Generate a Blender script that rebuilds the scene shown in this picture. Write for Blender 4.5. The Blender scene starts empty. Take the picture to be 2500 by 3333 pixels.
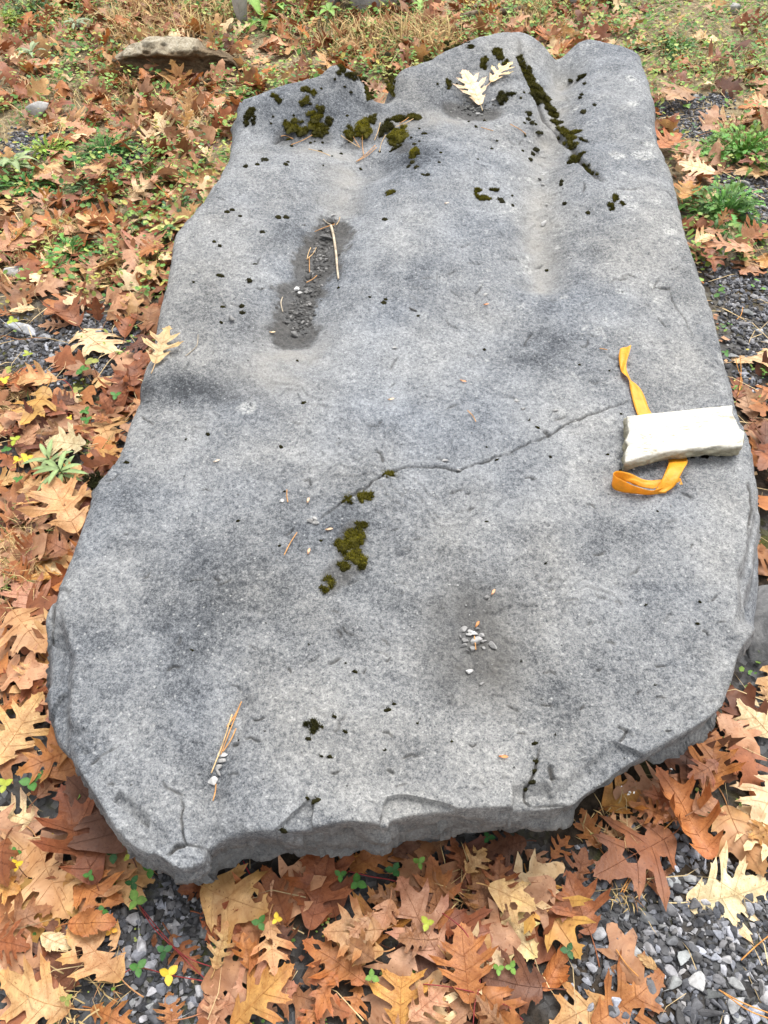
import bpy, bmesh, math, random
import numpy as np
from mathutils import Vector, Matrix
from mathutils.geometry import delaunay_2d_cdt

random.seed(7)
rng = np.random.default_rng(7)
S = bpy.context.scene
COL = S.collection

# ------------------------------------------------------------------ camera
H, PITCH, FPX = 1.50, math.radians(52.5), 2506.0
cam_d = bpy.data.cameras.new('camera')
cam_d.sensor_fit = 'VERTICAL'
cam_d.angle = 2 * math.atan(1666.5 / FPX)
cam_d.clip_start, cam_d.clip_end = 0.02, 1000
cam = bpy.data.objects.new('camera', cam_d)
cam.location = (0, 0, H)
cam.rotation_euler = (math.pi / 2 - PITCH, 0, 0)
COL.objects.link(cam)
S.camera = cam

# ------------------------------------------------------------------ overcast sky, weak wide sun, exposure
SUN_EL, SUN_AZ = math.radians(64), math.radians(28)      # azimuth measured from +Y towards +X
world = bpy.data.worlds.new('World')
S.world = world
world.use_nodes = True
wn, wl = world.node_tree.nodes, world.node_tree.links
wn.clear()
sky = wn.new('ShaderNodeTexSky')
sky.sky_type = 'NISHITA'
sky.sun_disc = False
sky.sun_elevation = SUN_EL
sky.sun_rotation = SUN_AZ
sky.air_density, sky.dust_density, sky.ozone_density = 1.0, 4.0, 1.0
hs = wn.new('ShaderNodeHueSaturation')
hs.inputs['Saturation'].default_value = 0.10           # cloud cover: grey-white sky
bg = wn.new('ShaderNodeBackground')
bg.inputs['Strength'].default_value = 0.15
wo = wn.new('ShaderNodeOutputWorld')
wl.new(sky.outputs[0], hs.inputs['Color'])
wl.new(hs.outputs[0], bg.inputs['Color'])
wl.new(bg.outputs[0], wo.inputs['Surface'])
sun_d = bpy.data.lights.new('sun', 'SUN')
sun_d.energy = 1.1
sun_d.angle = math.radians(26)
sun_d.color = (1.0, 0.965, 0.92)
sun = bpy.data.objects.new('sun', sun_d)
sdir = Vector((math.sin(SUN_AZ) * math.cos(SUN_EL), math.cos(SUN_AZ) * math.cos(SUN_EL), math.sin(SUN_EL)))
sun.rotation_euler = sdir.to_track_quat('Z', 'Y').to_euler()
COL.objects.link(sun)
S.view_settings.view_transform = 'Standard'
S.view_settings.look = 'None'
S.view_settings.exposure = 1.22
S.view_settings.gamma = 1.0

# ------------------------------------------------------------------ geometry of the place
FW = (0.0, math.cos(PITCH), -math.sin(PITCH))
UP = (0.0, math.sin(PITCH), math.cos(PITCH))


def P(px, py, z=0.0):
    """point at height z that the photograph shows at this spot (measuring the place)"""
    dx, dy = (px - 1250) / FPX, (1666.5 - py) / FPX
    dyw, dz = FW[1] + dy * UP[1], FW[2] + dy * UP[2]
    t = (z - H) / dz
    return Vector((dx * t, dyw * t, z))


def to_px(p):
    zc = p[1] * FW[1] + (p[2] - H) * FW[2]
    return (1250 + FPX * p[0] / zc, 1666.5 - FPX * (p[1] * UP[1] + (p[2] - H) * UP[2]) / zc)


# ------------------------------------------------------------------ noise
def _hash(ix, iy, seed):
    h = (ix.astype(np.int64) * 374761393 + iy.astype(np.int64) * 668265263 + seed * 1442695041) & 0xffffffff
    h = ((h ^ (h >> 13)) * 1274126177) & 0xffffffff
    h = (h ^ (h >> 16)) & 0xffff
    return h / 32767.5 - 1.0


def vnoise(x, y, seed=0):
    ix, iy = np.floor(x), np.floor(y)
    fx, fy = x - ix, y - iy
    fx = fx * fx * fx * (fx * (fx * 6 - 15) + 10)
    fy = fy * fy * fy * (fy * (fy * 6 - 15) + 10)
    a, b = _hash(ix, iy, seed), _hash(ix + 1, iy, seed)
    c, d = _hash(ix, iy + 1, seed), _hash(ix + 1, iy + 1, seed)
    return (a + (b - a) * fx) * (1 - fy) + (c + (d - c) * fx) * fy


def fbm(x, y, f, octv=4, seed=0, gain=0.5):
    x, y = np.asarray(x, float), np.asarray(y, float)
    s, a, n = 0, 1.0, 0
    for o in range(octv):
        ca, sa = math.cos(o * 1.1 + seed), math.sin(o * 1.1 + seed)
        s = s + a * vnoise((x * ca - y * sa) * f + o * 17.3, (x * sa + y * ca) * f - o * 9.1, seed + o)
        n += a
        a *= gain
        f *= 2.03
    return s / n


def sstep(a, b, x):
    t = np.clip((x - a) / (b - a), 0, 1)
    return t * t * (3 - 2 * t)


def seg_dist(x, y, pts, closed=False):
    """distance to a polyline, parameter 0..1 along it, and the signed side"""
    best = np.full(x.shape, 1e9)
    par = np.zeros(x.shape)
    n = len(pts)
    m = n if closed else n - 1
    for i in range(m):
        ax, ay = pts[i][0], pts[i][1]
        bx, by = pts[(i + 1) % n][0], pts[(i + 1) % n][1]
        ex, ey = bx - ax, by - ay
        l2 = ex * ex + ey * ey + 1e-12
        t = np.clip(((x - ax) * ex + (y - ay) * ey) / l2, 0, 1)
        d = (x - ax - t * ex) ** 2 + (y - ay - t * ey) ** 2
        k = d < best
        best = np.where(k, d, best)
        par = np.where(k, (i + t) / m, par)
    return np.sqrt(best), par


def inside_poly(x, y, pts):
    r = np.zeros(np.shape(x), bool)
    n = len(pts)
    j = n - 1
    for i in range(n):
        xi, yi, xj, yj = pts[i][0], pts[i][1], pts[j][0], pts[j][1]
        c = ((yi > y) != (yj > y)) & (x < (xj - xi) * (y - yi) / (yj - yi + 1e-12) + xi)
        r ^= c
        j = i
    return r


def ground_z(x, y):
    return 0.012 * fbm(x, y, 2.2, 3, 5) + 0.004 * fbm(x, y, 14, 2, 6)


class Raster:
    """a function of the plan sampled once, looked up quickly afterwards"""
    def __init__(s, fn, x0, x1, y0, y1, step):
        s.x0, s.y0, s.k = x0, y0, 1.0 / step
        xs, ys = np.arange(x0, x1 + step, step), np.arange(y0, y1 + step, step)
        X, Y = np.meshgrid(xs, ys)
        s.g = np.asarray(fn(X, Y), float)
        s.nx, s.ny = len(xs), len(ys)

    def __call__(s, x, y):
        fx = min(max((x - s.x0) * s.k, 0), s.nx - 1.001)
        fy = min(max((y - s.y0) * s.k, 0), s.ny - 1.001)
        i, j = int(fx), int(fy)
        fx -= i
        fy -= j
        g = s.g
        return float((g[j, i] * (1 - fx) + g[j, i + 1] * fx) * (1 - fy) + (g[j + 1, i] * (1 - fx) + g[j + 1, i + 1] * fx) * fy)

    def many(s, x, y):
        i = np.clip(((np.asarray(x, float) - s.x0) * s.k + .5).astype(int), 0, s.nx - 1)
        j = np.clip(((np.asarray(y, float) - s.y0) * s.k + .5).astype(int), 0, s.ny - 1)
        return s.g[j, i]


gz1 = Raster(ground_z, -2.8, 2.8, -0.8, 5.6, 0.012)


# ------------------------------------------------------------------ materials
def nt(name):
    m = bpy.data.materials.new(name)
    m.use_nodes = True
    t = m.node_tree
    b = t.nodes['Principled BSDF']
    return m, t, t.nodes, t.links, b


def N(nodes, kind, **kw):
    n = nodes.new(kind)
    for k, v in kw.items():
        if k in n.inputs:
            n.inputs[k].default_value = v
        else:
            setattr(n, k, v)
    return n


def mixc(nodes, links, fac, a, b, mode='MIX'):
    m = nodes.new('ShaderNodeMix')
    m.data_type = 'RGBA'
    m.blend_type = mode
    for s, v in ((0, fac), (6, a), (7, b)):
        if hasattr(v, 'is_linked') or isinstance(v, bpy.types.NodeSocket):
            links.new(v, m.inputs[s])
        else:
            m.inputs[s].default_value = v
    return m.outputs[2]


def ramp(nodes, links, src, stops):
    r = nodes.new('ShaderNodeValToRGB')
    e = r.color_ramp.elements
    while len(e) < len(stops):
        e.new(0.5)
    for el, (p, c) in zip(e, stops):
        el.position = p
        el.color = c if len(c) == 4 else (*c, 1)
    links.new(src, r.inputs[0])
    return r.outputs[0]


def noise_n(nodes, links, coord, scale, detail=3, rough=0.6, dist=0.0):
    n = N(nodes, 'ShaderNodeTexNoise', Scale=scale, Detail=detail, Roughness=rough, Distortion=dist)
    links.new(coord, n.inputs['Vector'])
    return n.outputs['Fac']


def attr(nodes, name):
    a = nodes.new('ShaderNodeAttribute')
    a.attribute_name = name
    return a


def bump(nodes, links, h, strength, dist, prev=None):
    b = N(nodes, 'ShaderNodeBump', Strength=strength, Distance=dist)
    links.new(h, b.inputs['Height'])
    if prev is not None:
        links.new(prev, b.inputs['Normal'])
    return b.outputs[0]


def math_n(nodes, links, op, a, b=0.0, clamp=False):
    m = nodes.new('ShaderNodeMath')
    m.operation = op
    m.use_clamp = clamp
    for i, v in enumerate((a, b)):
        if isinstance(v, bpy.types.NodeSocket):
            links.new(v, m.inputs[i])
        else:
            m.inputs[i].default_value = v
    return m.outputs[0]


def geo_pos(nodes):
    return nodes.new('ShaderNodeNewGeometry').outputs['Position']


def obj_co(nodes):
    return nodes.new('ShaderNodeTexCoord').outputs['Object']


def tint(nodes, links):
    """Col attribute times the object's own colour"""
    a = attr(nodes, 'Col')
    o = nodes.new('ShaderNodeObjectInfo')
    return mixc(nodes, links, 1.0, a.outputs['Color'], o.outputs['Color'], 'MULTIPLY')


def make_slab_mat():
    m, t, n, l, b = nt('limestone')
    co = obj_co(n)
    big = noise_n(n, l, co, 3.4, 5, 0.62, 0.5)
    mid = noise_n(n, l, co, 17, 5, 0.66, 0.4)
    fine = noise_n(n, l, co, 120, 5, 0.75, 0.25)
    grit = noise_n(n, l, co, 330, 4, 0.8, 0.6)
    warm = noise_n(n, l, co, 1.7, 3, 0.6)
    dark = attr(n, 'dark').outputs['Fac']
    f0 = math_n(n, l, 'ADD', math_n(n, l, 'MULTIPLY', math_n(n, l, 'SUBTRACT', big, 0.5), 0.58), math_n(n, l, 'MULTIPLY', math_n(n, l, 'SUBTRACT', mid, 0.5), 0.50))
    f0 = math_n(n, l, 'ADD', f0, 0.525)
    f1 = math_n(n, l, 'SUBTRACT', f0, math_n(n, l, 'MULTIPLY', dark, 0.22))
    f2 = math_n(n, l, 'ADD', f1, math_n(n, l, 'MULTIPLY', math_n(n, l, 'SUBTRACT', fine, 0.5), 1.05))
    f2 = math_n(n, l, 'ADD', f2, math_n(n, l, 'MULTIPLY', math_n(n, l, 'SUBTRACT', grit, 0.5), 1.15))
    base = ramp(n, l, f2, [(0.14, (0.031, 0.034, 0.039)), (0.34, (0.096, 0.102, 0.111)),
                           (0.50, (0.184, 0.189, 0.195)), (0.66, (0.263, 0.267, 0.269)), (0.90, (0.42, 0.420, 0.412))])
    wm = ramp(n, l, warm, [(0.35, (0.94, 0.985, 1.05)), (0.65, (1.03, 1.01, 0.97))])
    c = mixc(n, l, 1.0, base, wm, 'MULTIPLY')
    sp = N(n, 'ShaderNodeTexVoronoi', Scale=150.0, Randomness=1.0)
    l.new(co, sp.inputs['Vector'])
    spk = math_n(n, l, 'MULTIPLY', ramp(n, l, sp.outputs['Distance'], [(0.20, (1, 1, 1)), (0.28, (0, 0, 0))]),
                 ramp(n, l, noise_n(n, l, sp.outputs['Color'], 4.0, 0), [(0.50, (0, 0, 0)), (0.58, (1, 1, 1))]))
    c = mixc(n, l, math_n(n, l, 'MULTIPLY', spk, 0.6), c, (0.06, 0.064, 0.074, 1))
    fl = N(n, 'ShaderNodeTexVoronoi', Scale=95.0, Randomness=1.0)
    l.new(co, fl.inputs['Vector'])
    flk = math_n(n, l, 'MULTIPLY', ramp(n, l, fl.outputs['Distance'], [(0.10, (1, 1, 1)), (0.26, (0, 0, 0))]),
                 ramp(n, l, noise_n(n, l, fl.outputs['Color'], 4.0, 0), [(0.60, (0, 0, 0)), (0.66, (1, 1, 1))]))
    c = mixc(n, l, math_n(n, l, 'MULTIPLY', flk, 0.4), c, (0.58, 0.575, 0.55, 1))
    sed = attr(n, 'sed').outputs['Fac']
    c = mixc(n, l, sed, c, ramp(n, l, grit, [(0.3, (0.22, 0.21, 0.19)), (0.7, (0.34, 0.325, 0.295))]))
    damp = attr(n, 'damp').outputs['Fac']
    c = mixc(n, l, damp, c, ramp(n, l, fine, [(0.3, (0.030, 0.028, 0.026)), (0.75, (0.085, 0.078, 0.068))]))
    lich = math_n(n, l, 'MULTIPLY', attr(n, 'lichen').outputs['Fac'], ramp(n, l, fine, [(0.40, (0, 0, 0)), (0.60, (1, 1, 1))]))
    c = mixc(n, l, lich, c, (0.56, 0.56, 0.53, 1))
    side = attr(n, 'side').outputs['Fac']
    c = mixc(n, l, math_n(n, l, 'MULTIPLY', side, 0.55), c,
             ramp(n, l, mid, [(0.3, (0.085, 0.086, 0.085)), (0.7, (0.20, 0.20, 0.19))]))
    l.new(c, b.inputs['Base Color'])
    b.inputs['Roughness'].default_value = 0.86
    b.inputs['Specular IOR Level'].default_value = 0.25
    nb = bump(n, l, fine, 0.70, 0.005)
    nb = bump(n, l, grit, 0.6, 0.003, nb)
    l.new(nb, b.inputs['Normal'])
    return m


def make_soil_mat():
    m, t, n, l, b = nt('soil')
    co = geo_pos(n)
    vor = N(n, 'ShaderNodeTexVoronoi', Scale=85.0)
    l.new(co, vor.inputs['Vector'])
    stone = ramp(n, l, noise_n(n, l, vor.outputs['Color'], 3.0, 0), [(0.3, (0.03, 0.03, 0.031)), (0.7, (0.11, 0.112, 0.115))])
    big = noise_n(n, l, co, 2.6, 4, 0.65, 0.4)
    fine = noise_n(n, l, co, 60, 4, 0.7)
    earth = ramp(n, l, fine, [(0.3, (0.018, 0.014, 0.010)), (0.7, (0.062, 0.046, 0.032))])
    c = mixc(n, l, ramp(n, l, big, [(0.42, (0, 0, 0)), (0.55, (1, 1, 1))]), earth, stone)
    mossn = noise_n(n, l, co, 5.3, 4, 0.7, 0.6)
    mf = ramp(n, l, mossn, [(0.55, (0, 0, 0)), (0.68, (1, 1, 1))])
    c = mixc(n, l, mf, c, ramp(n, l, fine, [(0.3, (0.03, 0.034, 0.008)), (0.7, (0.10, 0.105, 0.025))]))
    far = attr(n, 'far').outputs['Fac']
    dry = ramp(n, l, fine, [(0.3, (0.10, 0.070, 0.038)), (0.5, (0.26, 0.205, 0.12)), (0.72, (0.42, 0.35, 0.22))])
    c = mixc(n, l, math_n(n, l, 'MULTIPLY', far, 0.8), c, dry)
    l.new(c, b.inputs['Base Color'])
    b.inputs['Roughness'].default_value = 0.95
    b.inputs['Specular IOR Level'].default_value = 0.15
    nb = bump(n, l, vor.outputs['Distance'], 0.6, 0.006)
    nb = bump(n, l, fine, 0.7, 0.006, nb)
    l.new(nb, b.inputs['Normal'])
    return m


def make_leaf_mat():
    m, t, n, l, b = nt('dry_leaf')
    co = obj_co(n)
    a = tint(n, l)
    uv = attr(n, 'luv').outputs['Vector']
    o = n.new('ShaderNodeObjectInfo')
    sh = n.new('ShaderNodeVectorMath')
    sh.operation = 'ADD'
    l.new(geo_pos(n), sh.inputs[0])
    l.new(uv, sh.inputs[1])
    co = sh.outputs[0]
    blot = noise_n(n, l, co, 26, 4, 0.7, 0.6)
    spots = noise_n(n, l, co, 150, 2, 0.5)
    c = mixc(n, l, ramp(n, l, blot, [(0.35, (0.75, 0.75, 0.75)), (0.62, (0, 0, 0))]), a,
             mixc(n, l, 1.0, a, (0.62, 0.47, 0.36, 1), 'MULTIPLY'))
    c = mixc(n, l, ramp(n, l, blot, [(0.55, (0, 0, 0)), (0.8, (0.8, 0.8, 0.8))]), c,
             mixc(n, l, 1.0, a, (1.30, 1.24, 1.08, 1), 'MULTIPLY'))
    c = mixc(n, l, ramp(n, l, spots, [(0.63, (0, 0, 0)), (0.70, (0.75, 0.75, 0.75))]), c,
             mixc(n, l, 1.0, a, (0.42, 0.30, 0.22, 1), 'MULTIPLY'))
    l.new(c, b.inputs['Base Color'])
    b.inputs['Roughness'].default_value = 0.52
    b.inputs['Specular IOR Level'].default_value = 0.38
    tr = n.new('ShaderNodeBsdfTranslucent')
    l.new(c, tr.inputs['Color'])
    mx = n.new('ShaderNodeMixShader')
    mx.inputs[0].default_value = 0.16
    l.new(b.outputs[0], mx.inputs[1])
    l.new(tr.outputs[0], mx.inputs[2])
    l.new(mx.outputs[0], n['Material Output'].inputs['Surface'])
    nb = bump(n, l, noise_n(n, l, co, 70, 3, 0.6), 0.35, 0.004)
    l.new(nb, b.inputs['Normal'])
    return m


def make_tint_mat(name, rough=0.7, spec=0.3, scale=60.0, amount=0.5, bumpd=0.002, transl=0.0, bs=0.5):
    """Col attribute x object colour with a little procedural variation and relief"""
    m, t, n, l, b = nt(name)
    a = tint(n, l)
    co = geo_pos(n)
    f = noise_n(n, l, co, scale, 4, 0.65, 0.3)
    lo = tuple([1 - amount] * 3)
    hi = tuple([1 + amount * 0.7] * 3)
    c = mixc(n, l, 1.0, a, ramp(n, l, f, [(0.3, lo), (0.7, hi)]), 'MULTIPLY')
    l.new(c, b.inputs['Base Color'])
    b.inputs['Roughness'].default_value = rough
    b.inputs['Specular IOR Level'].default_value = spec
    nb = bump(n, l, f, bs, bumpd)
    l.new(nb, b.inputs['Normal'])
    if transl > 0:
        tr = n.new('ShaderNodeBsdfTranslucent')
        l.new(c, tr.inputs['Color'])
        mx = n.new('ShaderNodeMixShader')
        mx.inputs[0].default_value = transl
        l.new(b.outputs[0], mx.inputs[1])
        l.new(tr.outputs[0], mx.inputs[2])
        l.new(mx.outputs[0], n['Material Output'].inputs['Surface'])
    return m


def make_rock_mat(name, stops, scale, stretch=(1, 1, 1), bumpd=0.01, tops=None):
    m, t, n, l, b = nt(name)
    mp = n.new('ShaderNodeMapping')
    mp.inputs['Scale'].default_value = stretch
    l.new(obj_co(n), mp.inputs[0])
    co = mp.outputs[0]
    f = noise_n(n, l, co, scale, 6, 0.68, 0.7)
    g = noise_n(n, l, co, scale * 7, 4, 0.7, 0.4)
    mixf = math_n(n, l, 'ADD', math_n(n, l, 'MULTIPLY', f, 0.6), math_n(n, l, 'MULTIPLY', g, 0.4))
    c = ramp(n, l, mixf, stops)
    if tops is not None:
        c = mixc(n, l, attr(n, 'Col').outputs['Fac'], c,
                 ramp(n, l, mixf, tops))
    l.new(c, b.inputs['Base Color'])
    b.inputs['Roughness'].default_value = 0.9
    b.inputs['Specular IOR Level'].default_value = 0.2
    nb = bump(n, l, f, 0.6, bumpd)
    nb = bump(n, l, g, 0.6, bumpd * 0.3, nb)
    l.new(nb, b.inputs['Normal'])
    return m


M_SLAB = make_slab_mat()
M_SOIL = make_soil_mat()
M_LEAF = make_leaf_mat()
M_STALK = make_tint_mat('leaf_stalk', 0.6, 0.3, 90, 0.35)
M_STONE = make_tint_mat('gravel_stone', 0.85, 0.25, 75, 0.42, 0.004)
M_MOSS = make_tint_mat('moss_green', 0.95, 0.1, 260, 0.4, 0.002)
M_STRAW = make_tint_mat('straw', 0.7, 0.25, 50, 0.3, 0.001, 0.15)
M_GREEN = make_tint_mat('green_leaf', 0.55, 0.35, 45, 0.3, 0.002, 0.2)
M_WOOD = make_tint_mat('dry_wood', 0.85, 0.2, 55, 0.45, 0.003)
M_RIBBON = make_tint_mat('plastic_ribbon', 0.42, 0.45, 60, 0.16, 0.006, 0.38, 0.6)
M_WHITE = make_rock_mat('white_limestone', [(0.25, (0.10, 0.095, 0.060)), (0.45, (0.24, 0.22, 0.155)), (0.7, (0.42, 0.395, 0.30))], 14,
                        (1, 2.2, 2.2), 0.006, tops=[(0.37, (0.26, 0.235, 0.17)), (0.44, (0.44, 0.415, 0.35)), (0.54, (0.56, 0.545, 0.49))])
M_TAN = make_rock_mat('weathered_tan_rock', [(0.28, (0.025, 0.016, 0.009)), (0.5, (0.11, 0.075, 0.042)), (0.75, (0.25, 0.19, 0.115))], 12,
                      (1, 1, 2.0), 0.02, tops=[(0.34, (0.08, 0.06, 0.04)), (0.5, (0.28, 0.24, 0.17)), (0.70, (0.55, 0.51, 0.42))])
M_PALE = make_rock_mat('pale_grey_rock', [(0.28, (0.20, 0.195, 0.185)), (0.5, (0.40, 0.39, 0.375)), (0.75, (0.56, 0.55, 0.53))], 16, (1, 1, 1), 0.008)
M_GREY = make_rock_mat('grey_rock', [(0.28, (0.05, 0.05, 0.052)), (0.5, (0.14, 0.14, 0.142)), (0.75, (0.30, 0.297, 0.29))], 10, (1, 1, 1), 0.012)


# ------------------------------------------------------------------ object helpers
def mesh_np(name, V, F, mats, col=None, attrs=None, smooth=True, fmat=None, luv=None):
    """V: (n,3); F: list of index tuples or an (m,k) array"""
    me = bpy.data.meshes.new(name)
    V = np.asarray(V, np.float32).reshape(-1, 3)
    if isinstance(F, np.ndarray):
        k = F.shape[1]
        nf = len(F)
        me.vertices.add(len(V))
        me.vertices.foreach_set('co', V.ravel())
        me.loops.add(nf * k)
        me.loops.foreach_set('vertex_index', F.astype(np.int32).ravel())
        me.polygons.add(nf)
        me.polygons.foreach_set('loop_start', np.arange(0, nf * k, k, dtype=np.int32))
        me.update(calc_edges=True)
    else:
        me.from_pydata([tuple(v) for v in V.tolist()], [], F)
    me.polygons.foreach_set('use_smooth', np.full(len(me.polygons), smooth))
    if col is None:
        col = np.ones((len(V), 3))
    col = np.asarray(col, np.float32)
    if col.ndim == 1:
        col = np.tile(col, (len(V), 1))
    c4 = np.ones((len(V), 4), np.float32)
    c4[:, :3] = col[:, :3]
    me.attributes.new('Col', 'FLOAT_COLOR', 'POINT').data.foreach_set('color', c4.ravel())
    if luv is not None:
        me.attributes.new('luv', 'FLOAT_VECTOR', 'POINT').data.foreach_set('vector', np.asarray(luv, np.float32).ravel())
    for k2, a in (attrs or {}).items():
        me.attributes.new(k2, 'FLOAT', 'POINT').data.foreach_set('value', np.asarray(a, np.float32).ravel())
    for mm in (mats if isinstance(mats, (list, tuple)) else [mats]):
        me.materials.append(mm)
    if fmat is not None:
        me.polygons.foreach_set('material_index', np.asarray(fmat, np.int32))
    me.update()
    return me


def add(name, me, parent=None, label=None, cat=None, group=None, kind=None, color=None, mw=None):
    o = bpy.data.objects.new(name, me)
    COL.objects.link(o)
    if mw is not None:
        o.matrix_world = mw
    if parent is not None:
        o.parent = parent
    if label:
        o['label'] = label
    if cat:
        o['category'] = cat
    if group:
        o['group'] = group
    if kind:
        o['kind'] = kind
    if color is not None:
        o.color = (*color, 1)
    return o


class MB:
    """collects vertices, faces and colours for one mesh"""
    def __init__(s):
        s.V, s.F, s.C, s.n = [], [], [], 0

    def put(s, V, F, c):
        V = np.asarray(V, float).reshape(-1, 3)
        s.V.append(V)
        s.F += [tuple(i + s.n for i in f) for f in F]
        c = np.asarray(c, float)
        s.C.append(np.tile(c, (len(V), 1)) if c.ndim == 1 else c)
        s.n += len(V)

    def tube(s, pts, r, c, sides=5, r1=None):
        pts = [Vector(p) for p in pts]
        r1 = r if r1 is None else r1
        V, F = [], []
        for i, p in enumerate(pts):
            d = (pts[min(i + 1, len(pts) - 1)] - pts[max(i - 1, 0)]).normalized()
            a = d.cross(Vector((0, 0, 1)))
            a = a.normalized() if a.length > 1e-3 else Vector((1, 0, 0))
            b2 = d.cross(a)
            rr = r + (r1 - r) * i / (len(pts) - 1)
            for k in range(sides):
                t = 2 * math.pi * k / sides
                V.append(p + a * (rr * math.cos(t)) + b2 * (rr * math.sin(t)))
        for i in range(len(pts) - 1):
            for k in range(sides):
                k2 = (k + 1) % sides
                F.append((i * sides + k, i * sides + k2, (i + 1) * sides + k2, (i + 1) * sides + k))
        F.append(tuple(range(sides))[::-1])
        F.append(tuple((len(pts) - 1) * sides + k for k in range(sides)))
        s.put([tuple(v) for v in V], F, c)

    def mesh(s, name, mats, smooth=True):
        return mesh_np(name, np.concatenate(s.V), s.F, mats, np.concatenate(s.C), smooth=smooth)


def spline(pts, n):
    """Catmull-Rom through points (any dimension)"""
    p = np.array([tuple(q) for q in pts], float)
    q = np.vstack([2 * p[0] - p[1], p, 2 * p[-1] - p[-2]])
    m = len(p) - 1
    out = []
    for t in np.linspace(0, m, n):
        i = min(int(t), m - 1)
        f = t - i
        a, b, c, d = q[i], q[i + 1], q[i + 2], q[i + 3]
        out.append(0.5 * ((2 * b) + (c - a) * f + (2 * a - 5 * b + 4 * c - d) * f * f + (3 * b - a - 3 * c + d) * f ** 3))
    return np.array(out)


# ------------------------------------------------------------------ the ground: one sheet to the horizon
def axis(lo, hi, step, far):
    a = list(np.arange(lo, hi + 1e-6, step))
    s = step
    while a[-1] < far:
        s *= 1.35
        a.append(a[-1] + s)
    s = step
    while a[0] > -far:
        s *= 1.35
        a.insert(0, a[0] - s)
    return np.array(a)


gx, gy = axis(-2.6, 2.6, 0.022, 300), axis(-0.5, 6.0, 0.024, 300)
GX, GY = np.meshgrid(gx, gy)
GZ = ground_z(GX, GY)
nx, ny = len(gx), len(gy)
ii = np.arange(nx * ny).reshape(ny, nx)
gF = np.stack([ii[:-1, :-1], ii[:-1, 1:], ii[1:, 1:], ii[1:, :-1]], -1).reshape(-1, 4)
farw = sstep(1.5, 3.0, GY + 0.5 * fbm(GX, GY, 1.2, 3, 77) + 0.15 * np.clip(-GX, -1, 2))
add('ground', mesh_np('ground', np.stack([GX, GY, GZ], -1), gF, M_SOIL, attrs={'far': farw}), kind='structure',
    label='dark stony soil with moss and dry litter around the slab')

# ------------------------------------------------------------------ the slab
SLAB_Z = 0.25


def Q(x, y):           # measurements taken from a picture 1659 wide
    return (x * 1.507, y * 1.507)


def W(pts, z=SLAB_Z, sc=1.0):
    return [tuple(P(a * sc, b * sc, z))[:2] for a, b in pts]


out_left = [(520, 235), (503, 268), (492, 315), (481, 345), (455, 395), (430, 440), (385, 495), (372, 530), (360, 600), (345, 650),
            (330, 720), (300, 800), (290, 850), (272, 910), (262, 950), (235, 995), (192, 1040), (187, 1070), (160, 1155), (130, 1230),
            (112, 1275), (88, 1325), (90, 1420), (92, 1500), (104, 1570), (140, 1622), (170, 1665), (212, 1730), (250, 1790),
            (290, 1826), (345, 1848), (372, 1868)]
out_front = [(372, 1868), (400, 1872), (432, 1855), (442, 1822), (480, 1802), (530, 1795), (600, 1792), (680, 1787), (760, 1775), (830, 1783),
             (850, 1768), (940, 1752), (1050, 1747), (1150, 1742), (1230, 1737), (1262, 1716), (1300, 1690), (1362, 1645),
             (1440, 1602), (1530, 1548), (1568, 1515)]
out_right = [(1568, 1515), (1590, 1450), (1604, 1400), (1640, 1350), (1678, 1290), (1690, 1200), (1678, 1120), (1656, 1065), (1642, 1010),
             (1632, 960), (1610, 895), (1590, 835), (1570, 760), (1553, 690), (1530, 612), (1500, 540), (1483, 470), (1470, 410),
             (1450, 340), (1425, 280), (1415, 210), (1400, 155), (1388, 112)]
out_back = [(520, 235), (560, 211), (620, 190), (680, 182), (720, 176), (780, 177), (818, 192), (845, 160), (910, 136), (1000, 98), (1080, 76),
            (1145, 80), (1195, 100), (1212, 94), (1235, 76), (1270, 68), (1330, 80), (1388, 112)]


def resample(pts, n):
    p = spline([(*q, 0) for q in pts], 40 * len(pts))[:, :2]
    d = np.concatenate([[0], np.cumsum(np.hypot(*np.diff(p, axis=0).T))])
    t = np.linspace(0, d[-1], n)
    return np.stack([np.interp(t, d, p[:, 0]), np.interp(t, d, p[:, 1])], -1)


# smooth relief of the top: grooves, hollows, lobes at the far end
def seg(pts, w, h, power=2):
    return (W([(a, b) for a, b in pts]), w, h, power)


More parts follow.
